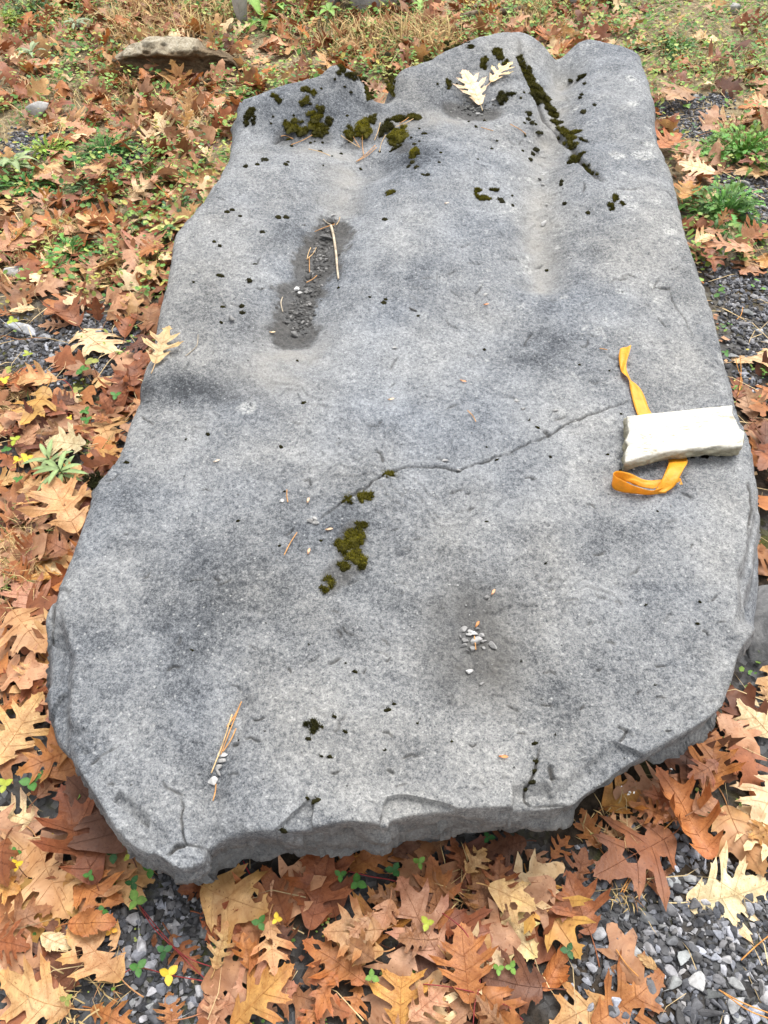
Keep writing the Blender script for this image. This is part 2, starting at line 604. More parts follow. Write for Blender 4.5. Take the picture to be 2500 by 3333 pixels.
FEAT = [
    # lobes and notches at the far end
    seg([(890, 335), (1000, 310)], 0.17, 0.058, 4), seg([(1120, 262), (1180, 275)], 0.15, 0.050, 4),
    seg([(1360, 230), (1560, 170), (1680, 160)], 0.22, 0.055, 3), seg([(1950, 170), (2030, 330)], 0.18, 0.018, 3),
    seg([(1248, 255), (1242, 310)], 0.055, -0.075), seg([(1042, 262), (1036, 300)], 0.035, -0.03),
    seg([(1815, 150), (1838, 230)], 0.07, -0.042), seg([(1838, 230), (1815, 330), (1785, 450), (1765, 580), (1760, 780), (1770, 900)], 0.070, -0.046),
    # shelf hollows under the moss
    seg([(930, 452), (1040, 450)], 0.09, -0.022), seg([(1150, 455), (1240, 460), (1210, 520)], 0.10, -0.026),
    # left groove with its gravel pocket
    seg([(1210, 520), (1130, 570), (1100, 650), (1075, 740), (1030, 860), (975, 1000), (955, 1075)], 0.095, -0.030),
    seg([(1070, 740), (1010, 900), (960, 1060)], 0.055, -0.006),
    # ridges
    seg([(820, 620), (760, 900)], 0.22, 0.016), seg([(1420, 560), (1350, 800)], 0.2, 0.022),
    seg([(1700, 300), (1640, 420)], 0.09, 0.012), seg([(1770, 398), (1775, 400)], 0.05, 0.020, 4),
    seg([(1535, 345), (1580, 350)], 0.09, -0.030), seg([(2010, 560), (2080, 760)], 0.18, 0.010),
    # broad hollows of the nearer half
    seg([(1560, 2000), (1570, 2140)], 0.10, -0.017), seg([(500, 1290), (660, 1270)], 0.10, -0.012),
    seg([(1700, 1150), (1800, 1120)], 0.13, -0.011), seg([(700, 1820), (620, 2050)], 0.2, -0.008),
    seg([(1150, 1500), (1700, 1400)], 0.2, 0.006),
    seg([(1000, 2250), (1500, 2500)], 0.25, 0.008),
    # narrow groove running to the broken corner
    seg([(790, 2290), (735, 2430), (690, 2560), (668, 2740)], 0.020, -0.016),
    seg([(730, 2450), (660, 2760)], 0.07, -0.010),
]
CRACKS = [
    ([(1040, 1690), (1105, 1640), (1180, 1592), (1250, 1545), (1330, 1522), (1430, 1520), (1490, 1532), (1560, 1507), (1650, 1480),
      (1750, 1440), (1782, 1425), (1850, 1385), (1930, 1350), (2000, 1325), (2045, 1308)], 0.0017, 0.012),
    ([(1782, 1428), (1768, 1405)], 0.004, 0.008), ([(1800, 1375), (1840, 1360)], 0.003, 0.006),
    ([(2175, 940), (2200, 1000), (2230, 1050), (2255, 1095)], 0.0018, 0.005), ([(2140, 940), (2185, 942)], 0.004, 0.010),
    ([(176, 1925), (170, 1960), (163, 2020)], 0.004, 0.018), ([(163, 2020), (150, 2060), (140, 2080)], 0.002, 0.008),
    ([(585, 2590), (588, 2650), (592, 2710), (600, 2738), (665, 2752)], 0.0016, 0.006),
    ([(545, 2772), (570, 2750), (600, 2738)], 0.0022, 0.012), ([(663, 2752), (668, 2800)], 0.0025, 0.014),
    ([(285, 2485), (330, 2455), (380, 2425)], 0.0017, 0.005), ([(600, 2590), (540, 2560), (530, 2540)], 0.0018, 0.005),
    ([(1760, 2440), (1745, 2510), (1712, 2560), (1712, 2600), (1730, 2612)], 0.0018, 0.008),
    ([(1785, 2500), (1795, 2545)], 0.003, 0.008), ([(1730, 2612), (1850, 2618), (1900, 2600)], 0.0016, 0.005),
    ([(1680, 180), (1690, 230), (1740, 300), (1765, 340), (1830, 415), (1865, 470), (1885, 520), (1940, 580), (1960, 595)], 0.010, 0.014),
    ([(2000, 622), (2040, 625), (2090, 615)], 0.003, 0.006), ([(670, 380), (640, 385)], 0.01, 0.004),
    ([(890, 450), (915, 436), (950, 434)], 0.006, 0.014), ([(2440, 1560), (2452, 1640), (2440, 1720)], 0.004, 0.010),
    ([(2215, 1600), (2255, 1615)], 0.003, 0.006), ([(1370, 920), (1410, 915)], 0.003, 0.005), ([(750, 1000), (790, 1012)], 0.003, 0.005),
]
LEDGES = [  # a line, and how far the rock outside of it drops
    ([(200, 1960), (208, 2040), (238, 2130), (236, 2220), (225, 2330), (240, 2420), (290, 2540)], 0.030),
    ([(2440, 1560), (2452, 1640), (2425, 1770), (2405, 1850), (2402, 1960), (2398, 2060)], 0.045),
    ([(2500, 1600), (2485, 1700), (2470, 1800), (2450, 1900), (2430, 2020)], 0.060),
]

curves = {}
for nm_, src in (('L', out_left), ('F', out_front), ('R', out_right), ('B', out_back)):
    zz = SLAB_Z + (0.03 if nm_ == 'B' else 0.0)
    curves[nm_] = [tuple(P(*Q(a, b), zz + (0.0 if nm_ != 'B' else 0.0)))[:2] for a, b in src]
# shared corners
curves['B'][0] = curves['L'][0]
curves['B'][-1] = curves['R'][-1]
curves['R'][0] = curves['F'][-1]
curves['F'][0] = curves['L'][-1]
OUTLINE = np.vstack([resample(curves['L'][::-1], 500)[::-1], resample(curves['F'], 200)[1:], resample(curves['R'], 400)[1:],
                     resample(curves['B'], 300)[::-1][1:-1]])


def relief(x, y):
    z = np.full(np.shape(x), SLAB_Z)
    for pts, w, h, pw in FEAT:
        d, _ = seg_dist(x, y, pts)
        z = z + h * np.exp(-(d / w) ** pw)
    z = z + 0.010 * fbm(x, y, 2.3, 3, 21) + 0.004 * fbm(x, y, 9, 3, 22)
    return z


relief1 = Raster(relief, -1.15, 1.15, 0.1, 3.9, 0.006)


def on_slab(px, py, lift=0.0):
    """spot on the slab's top"""
    z = SLAB_Z
    for _ in range(6):
        p = P(px, py, z)
        z = 0.5 * z + 0.5 * relief1(p.x, p.y)
    return Vector((p.x, p.y, z + lift))


def build_slab():
    nu, nv = 620, 760
    u = np.linspace(0, 1, nu + 1)
    t = np.linspace(0, 1, nv + 1)
    v = 0.45 * t + 0.55 * t * t

    def along(pts, tt):
        p = spline([(*q, 0) for q in pts], 60 * len(pts))[:, :2]
        d = np.concatenate([[0], np.cumsum(np.hypot(*np.diff(p, axis=0).T))])
        d /= d[-1]
        return np.stack([np.interp(tt, d, p[:, 0]), np.interp(tt, d, p[:, 1])], -1)
    Fr, Bk = along(curves['F'], u), along(curves['B'], u)
    Lf, Rt = along(curves['L'][::-1], v), along(curves['R'], v)
    U, Vv = u[None, :, None], v[:, None, None]
    XY = (1 - Vv) * Fr[None] + Vv * Bk[None] + (1 - U) * Lf[:, None] + U * Rt[:, None] \
        - ((1 - U) * (1 - Vv) * Fr[0] + U * (1 - Vv) * Fr[-1] + (1 - U) * Vv * Bk[0] + U * Vv * Bk[-1])
    X, Y = XY[..., 0], XY[..., 1]
    loop = np.vstack([np.stack([X[0], Y[0]], -1), np.stack([X[1:, -1], Y[1:, -1]], -1),
                      np.stack([X[-1, -2::-1], Y[-1, -2::-1]], -1), np.stack([X[-2:0:-1, 0], Y[-2:0:-1, 0]], -1)])
    Z = relief(X, Y)
    lo = loop[::6]
    D, _ = seg_dist(X[::4, ::4], Y[::4, ::4], lo, True)
    # fine distance by bilinear stretch of the coarse one
    iy = np.linspace(0, D.shape[0] - 1, nv + 1)
    ix = np.linspace(0, D.shape[1] - 1, nu + 1)
    y0 = np.minimum(iy.astype(int), D.shape[0] - 2)
    x0 = np.minimum(ix.astype(int), D.shape[1] - 2)
    fy, fx = (iy - y0)[:, None], (ix - x0)[None]
    D = (D[y0][:, x0] * (1 - fx) + D[y0][:, x0 + 1] * fx) * (1 - fy) + (D[y0 + 1][:, x0] * (1 - fx) + D[y0 + 1][:, x0 + 1] * fx) * fy
    # rounded rim, sharper at the broken front
    front = sstep(1.0, 0.5, Y)
    r = (0.046 - 0.040 * front) * (1 + 0.5 * fbm(X, Y, 6, 3, 31)) + 0.02 * sstep(1.9, 2.6, Y)
    q = np.clip(1 - D / r, 0, 1)
    Z -= r * 0.75 * (1 - np.sqrt(1 - 0.97 * q * q))
    # chipped rim
    chip = sstep(0.15, 0.55, fbm(X, Y, 13, 3, 33)) * np.clip(1 - D / 0.045, 0, 1)
    Z -= 0.016 * chip * (0.4 + 0.6 * front)
    # broken flakes along the front rim: plates of different depth
    cid = np.floor(X * 9 + 0.8 * fbm(X, Y, 5, 2, 35)) + 57 * np.floor(Y * 9 + 0.8 * fbm(X, Y, 5, 2, 36))
    plate = _hash(cid, cid * 0 + 3, 37) * .5 + .5
    edge_w = 0.012 + 0.05 * plate ** 2
    Z -= 0.014 * sstep(.72, .78, plate) * sstep(edge_w, edge_w * .5, D + 0.014 * fbm(X, Y, 26, 3, 38)) * (0.15 + 0.85 * front)
    # ledges
    for pts, drop in LEDGES:
        w = W(pts)
        d, par = seg_dist(X, Y, w)
        k = d < 0.30
        side = np.zeros(X.shape)
        xs, ys = X[k], Y[k]
        wp = np.array(w)
        cx = np.interp(ys, wp[:, 1] if wp[0, 1] < wp[-1, 1] else wp[::-1, 1], wp[:, 0] if wp[0, 1] < wp[-1, 1] else wp[::-1, 0])
        cx = cx + 0.008 * fbm(xs, ys, 18, 3, 40)
        outw = np.sign(wp[:, 0].mean())
        e = (xs - cx) * outw
        fade = sstep(min(wp[:, 1]) - 0.02, min(wp[:, 1]) + 0.08, ys) * sstep(max(wp[:, 1]) + 0.02, max(wp[:, 1]) - 0.10, ys)
        side[k] = sstep(-0.004, 0.022, e) * fade * (0.7 + 0.5 * sstep(0, 0.1, e))
        Z -= drop * side
    # cracks and pits
    jx = X + 0.004 * fbm(X, Y, 45, 2, 51)
    jy = Y + 0.004 * fbm(X, Y, 45, 2, 52)
    crackm = np.zeros(X.shape)
    extra = []
    rr = np.random.default_rng(5)
    for _ in range(230):
        px, py = rr.uniform(250, 2350), rr.uniform(420, 2600)
        a, ln = rr.normal(0.1, 0.5), rr.uniform(14, 55)
        b2 = rr.normal(0, 0.25)
        extra.append(([(px, py), (px + ln * .5 * math.cos(a), py - ln * .5 * math.sin(a)), (px + ln * math.cos(a + b2), py - ln * math.sin(a + b2))],
                      rr.uniform(0.0013, 0.0024), rr.uniform(0.003, 0.007)))
    for pts, w, dep in CRACKS + extra:
        pw = np.array(W(pts))
        m = 0.03
        k = (jx > pw[:, 0].min() - m) & (jx < pw[:, 0].max() + m) & (jy > pw[:, 1].min() - m) & (jy < pw[:, 1].max() + m)
        if not k.any():
            continue
        d, par = seg_dist(jx[k], jy[k], pw)
        ends = 0.35 + 0.65 * np.minimum(1, np.minimum(par, 1 - par) * 6)
        g = np.exp(-(d / w) ** 2) * ends
        Z[k] -= dep * g
        crackm[k] = np.maximum(crackm[k], g * min(1, dep / 0.008))
    # weathered skin: soft dimples, flaky steps, grain
    n1 = fbm(X, Y, 28, 3, 61)
    n2 = fbm(X, Y, 85, 3, 62)
    n3 = fbm(X, Y, 210, 2, 63)
    Z += 0.0022 * n1 + 0.0016 * n2 + 0.0009 * n3
    terr = fbm(X, Y, 5.5, 4, 64)
    tq = terr * 5.0 + 0.10 * n2
    fl = np.floor(tq)
    scar = sstep(0.05, 0.35, fbm(X, Y, 3.5, 3, 65))
    Z += 0.0042 * (fl + sstep(0.46, 0.56, tq - fl) - tq) * scar
    pit = sstep(0.52, 0.75, fbm(X, Y, 60, 2, 66))
    Z -= 0.0022 * pit
    # things that lie on the slab rest on its real, rough surface
    ci = np.clip(((X - relief1.x0) * relief1.k + .5).astype(int), 0, relief1.nx - 1)
    cj = np.clip(((Y - relief1.y0) * relief1.k + .5).astype(int), 0, relief1.ny - 1)
    acc, cnt = np.zeros_like(relief1.g), np.zeros_like(relief1.g)
    np.add.at(acc, (cj, ci), Z)
    np.add.at(cnt, (cj, ci), 1)
    relief1.g = np.where(cnt > 0, acc / np.maximum(cnt, 1), relief1.g)
    # ---- stains, deposits and darker cracks
    def px_blob(cx, cy, rx, ry):
        c = P(cx, cy, SLAB_Z)
        return np.exp(-(((X - c.x) / rx) ** 2 + ((Y - c.y) / ry) ** 2))
    dark = np.zeros(X.shape)
    for cx, cy, rx, ry, a in [(600, 1280, .14, .07, 1.5), (560, 1000, .12, .1, .6), (620, 2000, .2, .16, .8), (560, 1850, .15, .1, .6), (1760, 1140, .13, .08, 1.3),
                              (1700, 1770, .05, .04, .9), (1960, 1760, .12, .06, .5), (1350, 520, .14, .10, 1.1), (1400, 400, .12, .12, .8), (1720, 400, .14, .2, .9),
                              (1270, 330, .14, .12, .8), (1020, 380, .2, .1, .9), (900, 480, .1, .08, .5), (1560, 260, .16, .16, .8), (950, 750, .1, .12, .9),
                              (1150, 1650, .1, .1, .6), (1430, 900, .1, .2, .3), (1900, 780, .12, .12, .4), (400, 1600, .08, .06, .6), (1760, 2260, .07, .09, .6),
                              (840, 1050, .09, .08, .7), (1500, 2250, .12, .1, .5), (650, 2500, .09, .05, .6), (1150, 2420, .15, .08, .5), (2150, 1550, .12, .05, .7),
                              (1100, 860, .06, .1, .5), (1000, 2000, .18, .12, .5)]:
        dark = dark + a * px_blob(cx, cy, rx, ry)
    dark = np.clip(dark * (0.75 + 0.9 * fbm(X, Y, 7, 4, 71)), 0, 1.6)
    damp = np.zeros(X.shape)
    dpit, _ = seg_dist(X, Y, W([(1075, 720), (1040, 830), (1010, 900), (975, 980), (950, 1060)]))
    wn_ = 0.068 + 0.040 * fbm(X, Y, 11, 4, 72) + 0.012 * fbm(X, Y, 40, 2, 73)
    damp = np.maximum(damp, (0.80 + 0.12 * fbm(X, Y, 30, 3, 170)) * sstep(0.008, -0.022, dpit - wn_ - 0.012 * fbm(X, Y, 90, 2, 171)))
    dl, _ = seg_dist(X, Y, W([(1500, 350), (1580, 355)]))
    damp = np.maximum(damp, 0.75 * sstep(0.02, -0.02, dl - 0.06 - 0.02 * fbm(X, Y, 14, 3, 74)))
    dm, _ = seg_dist(X, Y, W([(1160, 1720), (1140, 1770), (1150, 1830), (1080, 1890)]))
    damp = np.maximum(damp, 0.55 * sstep(0.008, -0.008, dm - 0.026 - 0.010 * fbm(X, Y, 30, 2, 75)))
    dh, _ = seg_dist(X, Y, W([(1560, 2010), (1565, 2130)]))
    damp = np.maximum(damp, 0.70 * sstep(0.15, 0.0, dh - 0.04 * fbm(X, Y, 11, 4, 76)) * (1.0 + 0.25 * fbm(X, Y, 45, 3, 176)))
    for cl in ([(930, 440), (1050, 425)], [(1130, 440), (1290, 420)], [(1280, 430), (1310, 470)]):
        dd, _ = seg_dist(X, Y, W(cl))
        damp = np.maximum(damp, 0.5 * sstep(0.05, 0.01, dd - 0.03 * fbm(X, Y, 16, 3, 78)))
    damp = np.maximum(damp, 0.8 * crackm)  # cracks also coloured darker along their carved lines
    sed = np.zeros(X.shape)
    for cl, w in (([(1838, 230), (1815, 330), (1785, 450), (1765, 580), (1760, 780), (1775, 900)], .05), ([(1130, 540), (1100, 650)], .07),
                  ([(1000, 470), (1130, 480)], .05), ([(960, 1100), (900, 1200)], .10), ([(1290, 400), (1450, 380), (1500, 390)], .05)):
        dd, _ = seg_dist(X, Y, W(cl))
        sed = np.maximum(sed, 0.7 * np.exp(-(dd / w) ** 2) * (0.75 + 0.5 * fbm(X, Y, 20, 3, 79)))
    sed = np.clip(sed, 0, 1) * (1 - np.clip(damp * 1.2, 0, 1))
    lich = sstep(0.42, 0.62, fbm(X, Y, 24, 4, 81)) * 0.45 * sstep(-0.1, 0.4, X) * sstep(0.9, 1.6, Y)
    for cx, cy, s in [(2010, 510, .02), (2095, 510, .03), (2110, 470, .018), (2000, 145, .03), (2180, 755, .02), (2140, 660, .012),
                      (2390, 1160, .03), (1105, 1840, .0), (1200, 330, .02), (2060, 350, .02), (2050, 275, .02), (800, 1330, .02)]:
        if s:
            c = P(cx, cy, SLAB_Z)
            dd = np.hypot((X - c.x), (Y - c.y)) - s * (1 + 0.7 * fbm(X, Y, 22, 3, 82))
            lich = np.maximum(lich, 0.6 * sstep(0.008, -0.008, dd))
    # ---- walls
    ZL = np.concatenate([Z[0], Z[1:, -1], Z[-1, -2::-1], Z[-2:0:-1, 0]])
    nL = len(loop)
    tang = np.roll(loop, -1, 0) - np.roll(loop, 1, 0)
    tang /= np.linalg.norm(tang, axis=1)[:, None] + 1e-9
    nrm = np.stack([tang[:, 1], -tang[:, 0]], -1)
    for _ in range(30):
        nrm = (np.roll(nrm, 1, 0) + nrm + np.roll(nrm, -1, 0)) / 3
    nrm /= np.linalg.norm(nrm, axis=1)[:, None]
    arc = np.concatenate([[0], np.cumsum(np.hypot(*np.diff(loop, axis=0).T))])
    rows = 26
    VW, SW = [], []
    for k in range(1, rows + 1):
        f = k / rows
        zz = ZL * (1 - f) + (-0.05) * f
        cx, cy = loop[:, 0], loop[:, 1]
        n_ = fbm(cx * 1.0 + zz * 0.6, cy + zz * 2.1, 7, 4, 91) * 0.028 + fbm(cx + 0 * zz, cy + zz * 6, 22, 3, 92) * 0.011 \
            + fbm(arc * 0.15, zz * 3.0, 40, 3, 93) * 0.006
        cell = np.floor(arc * 7 + 1.2 * fbm(arc, zz * 4, 5, 2, 94)) * 31 + np.floor((zz + .02 * fbm(arc, zz, 9, 2, 95)) * 22)
        n_ = n_ + 0.008 * _hash(cell, cell * 0, 96)
        off = n_ * min(1, f * 5) + 0.016 * math.sin(min(f * 3, 1) * math.pi / 2)
        off = off - 0.062 * f * sstep(1.2, 0.8, cy)
        VW.append(np.stack([cx + nrm[:, 0] * off, cy + nrm[:, 1] * off, zz], -1))
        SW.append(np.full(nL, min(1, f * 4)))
    Vt = np.stack([X, Y, Z], -1).reshape(-1, 3)
    nt_ = len(Vt)
    ii = np.arange((nv + 1) * (nu + 1)).reshape(nv + 1, nu + 1)
    Ft = np.stack([ii[:-1, :-1], ii[:-1, 1:], ii[1:, 1:], ii[1:, :-1]], -1).reshape(-1, 4)
    li = np.concatenate([ii[0], ii[1:, -1], ii[-1, -2::-1], ii[-2:0:-1, 0]])
    ring = [li] + [nt_ + k * nL + np.arange(nL) for k in range(rows)]
    Fw = []
    for k in range(rows):
        a, b2 = ring[k], ring[k + 1]
        Fw.append(np.stack([a, b2, np.roll(b2, -1), np.roll(a, -1)], -1))
    VV = np.vstack([Vt] + VW)
    FF = np.vstack([Ft] + Fw)
    z0 = np.zeros(nL * rows)
    A = lambda a, w=None: np.concatenate([a.ravel(), z0 if w is None else w])
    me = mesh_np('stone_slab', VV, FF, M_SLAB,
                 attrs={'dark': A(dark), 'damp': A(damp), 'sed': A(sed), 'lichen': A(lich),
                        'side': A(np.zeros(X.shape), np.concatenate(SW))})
    return add('stone_slab', me, label='big flat grey limestone slab with a long crack and mossy lobed far end', cat='rock slab', kind='thing')


build_slab()
OUT_L = OUTLINE[::7]
slab_sd = Raster(lambda x, y: seg_dist(x, y, OUT_L, True)[0] * np.where(inside_poly(x, y, OUT_L), 1, -1), -1.4, 1.4, -0.2, 4.1, 0.012)


def in_slab(x, y, margin=0.0):
    """margin > 0: well inside; margin < 0: inside or that close to it"""
    x, y = np.asarray(x, float), np.asarray(y, float)
    far = (np.abs(x) > 1.38) | (y < -.18) | (y > 4.08)
    return (slab_sd.many(x, y) > margin) & ~far


# ------------------------------------------------------------------ rocks
def rock_mesh(name, size, seed, mat, cuts=14, sub=4, rough=0.06, topcol=False):
    r = np.random.default_rng(seed)
    bm = bmesh.new()
    bmesh.ops.create_icosphere(bm, subdivisions=sub, radius=1.0)
    V = np.array([v.co[:] for v in bm.verts])
    F = [tuple(v.index for v in f.verts) for f in bm.faces]
    bm.free()
    for _ in range(cuts):
        n = r.normal(size=3)
        n /= np.linalg.norm(n)
        d = r.uniform(0.48, 0.82)
        s = V @ n
        V = np.where((s > d)[:, None], V - n * ((s - d) * 0.93)[:, None], V)
    V = V * np.array(size)
    a = np.linalg.norm(V, axis=1).mean()
    nn = V / (np.linalg.norm(V, axis=1)[:, None] + 1e-9)
    k = 2.2 / a
    V = V + nn * (rough * a * (fbm(V[:, 0] + V[:, 2] * .7, V[:, 1] - V[:, 2] * .6, k, 5, seed)))[:, None]
    col = np.ones((len(V), 3))
    if topcol:
        t = sstep(0.15, 0.6, nn[:, 2] + 0.4 * fbm(V[:, 0], V[:, 1], k * 1.5, 3, seed + 3))
        col = np.repeat(t[:, None], 3, 1)
    return mesh_np(name, V, F, mat, col, smooth=True)


def put_rock(name, p, size, rot, seed, mat, label, cat='rock', **kw):
    me = rock_mesh(name, size, seed, mat, **kw)
    o = add(name, me, label=label, cat=cat)
    o.location = p
    o.rotation_euler = [math.radians(a) for a in rot]
    return o


# dark neighbour rock wedged against the right side
put_rock('boulder', P(2570, 2040, 0.0), (0.21, 0.17, 0.11), (8, -6, 25), 11, M_GREY, 'dark grey rock wedged against the right side of the slab', cuts=30, sub=5, rough=.03)
# grey stones at the far edge
p0 = P(1215, 46, 0.0)
put_rock('boulder', p0 + Vector((0.02, 0.13, 0.10)), (0.22, 0.16, 0.24), (0, 4, 10), 12, M_PALE, 'large grey boulder at the back, right of the dark gap')
p0 = P(1010, 34, 0.0)
put_rock('boulder', p0 + Vector((0.02, 0.13, 0.10)), (0.19, 0.14, 0.22), (0, -12, -12), 13, M_PALE, 'grey boulder at the back, left of the dark gap')
p0 = P(790, 92, 0.0)
put_rock('standing_stone', p0 + Vector((0.0, 0.04, 0.14)), (0.042, 0.05, 0.24), (4, 3, 30), 14, M_PALE, 'narrow upright grey stone at the back beside green broad leaves', cuts=22)
p0 = P(118, 395, 0.0)
put_rock('rock', p0 + Vector((0, 0.03, 0.035)), (0.075, 0.042, 0.030), (5, -32, 12), 15, M_PALE, 'small tilted grey stone among leaves at the upper left', sub=3)
p0 = P(1835, 12, 0.0)
put_rock('rock', p0 + Vector((0, 0.03, 0.02)), (0.10, 0.06, 0.05), (0, 0, 0), 16, M_GREY, 'grey stone at the top edge behind the slab', sub=3)
p0 = P(2390, 40, 0.0)
put_rock('rock', p0 + Vector((0, 0.0, 0.01)), (0.05, 0.04, 0.03), (0, 0, 20), 17, M_PALE, 'pale stone near the upper right corner beside rust leaves', sub=3)
p0 = P(60, 895, 0.0)
put_rock('rock', p0 + Vector((0, 0.0, 0.012)), (0.042, 0.03, 0.020), (0, 10, 20), 18, M_PALE, 'pale grey stone at the left edge above the gravel', sub=3)


def tan_rock():
    """low eroded rock: pale overhanging lip over a dark porous flank"""
    a, b = P(345, 258, 0.0), P(778, 262, 0.0)
    L = (b - a).length
    n, k = 150, 46
    prof = np.array([(-0.01, -0.02), (-0.012, 0.0), (0.000, 0.026), (0.022, 0.050), (0.030, 0.070), (0.012, 0.088), (-0.002, 0.100),
                     (0.010, 0.120), (0.06, 0.130), (0.13, 0.118), (0.18, 0.085), (0.20, 0.03), (0.20, -0.03)])
    ps = spline([(*q, 0) for q in prof], k)[:, :2]
    T_, J_ = np.meshgrid(np.linspace(0, 1, n + 1), np.arange(k), indexing='ij')
    y, z = ps[J_, 0], ps[J_, 1]
    h = np.interp(T_, [0, .04, .12, .22, .33, .5, .62, .70, .74, .85, .95, 1], [0.1, .40, .52, .80, 1.0, 1.06, 1.02, .98, .70, .62, .46, .08])
    lip = np.interp(T_, [0, .25, .4, .65, .72, 1], [.3, .9, 1.3, 1.2, .4, .1])
    w = np.interp(T_, [0, .1, .5, .9, 1], [.25, .8, 1, .8, .25])
    y2 = (y - 0.06) * np.where((z > 0.07) & (y < 0.05), lip, 1.0) * w + 0.06
    X_, Y_, Z_ = a.x + (b.x - a.x) * T_, a.y + (b.y - a.y) * T_ + y2, np.where(z > 0, z * h, z)
    nz = fbm(X_ + Z_ * .5, Y_ * .8 + Z_ * 1.6, 9, 4, 101)
    nz2 = fbm(X_ * 1.0, Z_ * 2.4 + Y_, 26, 4, 102)
    nz3 = fbm(X_ * .35, Z_ * 3 + Y_ * 1.5, 40, 4, 103)
    Y_ = Y_ - 0.030 * nz - 0.012 * nz2 - 0.016 * nz3
    Z_ = Z_ + (0.024 * nz + 0.006 * nz2 + .004 * nz3) * (z > 0)
    r = np.stack([X_, Y_, Z_], -1).reshape(-1, 3)
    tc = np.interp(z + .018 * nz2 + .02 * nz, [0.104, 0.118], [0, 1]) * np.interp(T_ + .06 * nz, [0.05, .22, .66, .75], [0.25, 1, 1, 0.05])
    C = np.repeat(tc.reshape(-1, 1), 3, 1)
    F = []
    for i in range(n):
        for j in range(k - 1):
            F.append((i * k + j, (i + 1) * k + j, (i + 1) * k + j + 1, i * k + j + 1))
    F.append(tuple(range(k)))
    F.append(tuple(n * k + j for j in range(k))[::-1])
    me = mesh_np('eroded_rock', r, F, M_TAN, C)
    add('eroded_rock', me, label='low brown eroded rock with a pale overhanging lip behind the leaves', cat='rock')


tan_rock()


# ------------------------------------------------------------------ white stone and yellow ribbon
def white_stone():
    top_px = [(2041, 1354), (2120, 1345), (2250, 1331), (2340, 1322), (2385, 1318), (2384, 1345), (2398, 1370), (2408, 1395), (2424, 1404), (2421, 1430),
              (2417, 1451), (2330, 1452), (2240, 1460), (2160, 1470), (2100, 1485), (2037, 1502), (2036, 1470), (2046, 1450), (2038, 1432),
              (2050, 1405), (2044, 1380)]
    zb = relief1(*P(2230, 1420, SLAB_Z)[:2])
    zt = zb + 0.042
    base = np.array([tuple(P(a, b, zt))[:2] for a, b in top_px])
    n = 220
    cl = np.vstack([base, base[:1]])
    d = np.concatenate([[0], np.cumsum(np.hypot(*np.diff(cl, axis=0).T))])
    t = np.linspace(0, d[-1], n, endpoint=False)
    ol = np.stack([np.interp(t, d, cl[:, 0]), np.interp(t, d, cl[:, 1])], -1)
    c0 = ol.mean(0)
    tg = np.roll(ol, -1, 0) - np.roll(ol, 1, 0)
    nr = np.stack([tg[:, 1], -tg[:, 0]], -1)
    nr /= np.linalg.norm(nr, axis=1)[:, None]
    if ((ol - c0) * nr).sum() < 0:
        nr = -nr
    V, C = [], []
    rings = []
    for f in np.linspace(0.0, 1.0, 16):                       # top: centre to rim
        p = c0 + (ol - c0) * f
        z = zt + 0.0016 * fbm(p[:, 0], p[:, 1], 70, 4, 111) + 0.0022 * fbm(p[:, 0], p[:, 1], 14, 3, 112) - 0.004 * sstep(.5, .75, fbm(p[:, 0], p[:, 1], 26, 3, 115)) - (0.0018 if f == 1 else 0)
        rings.append(np.stack([p[:, 0], p[:, 1], z], -1))
        C.append(np.ones(n))
    for kf in np.linspace(0.08, 1.0, 12):                     # broken flanks
        off = 0.004 * math.sin(kf * 3) + 0.010 * fbm(ol[:, 0] * 2 + kf * .3, ol[:, 1] * 2 + kf * .3, 22, 4, 113) * min(1, kf * 3) - 0.012 * kf * kf
        p = ol + nr * off[:, None] if isinstance(off, np.ndarray) else ol + nr * off
        low = zb - 0.004 + 0.010 * np.clip(fbm(ol[:, 0], ol[:, 1], 12, 2, 114), 0, 1)
        rings.append(np.stack([p[:, 0], p[:, 1], zt * (1 - kf) + low * kf], -1))
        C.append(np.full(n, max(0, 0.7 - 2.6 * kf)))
    V = np.vstack(rings)
    C = np.concatenate(C)
    F = []
    for i in range(1, len(rings) - 1):
        a, b2 = i * n, (i + 1) * n
        F += [(a + j, b2 + j, b2 + (j + 1) % n, a + (j + 1) % n) for j in range(n)]
    F += [(0, n + j, n + (j + 1) % n) for j in range(n)]
    F.append(tuple((len(rings) - 1) * n + j for j in range(n))[::-1])
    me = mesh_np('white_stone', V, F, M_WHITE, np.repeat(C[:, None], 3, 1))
    me.polygons.foreach_set('use_smooth', np.ones(len(me.polygons), bool))
    add('white_stone', me, label='oblong white stone block lying on the slab over the yellow ribbon', cat='stone')


white_stone()


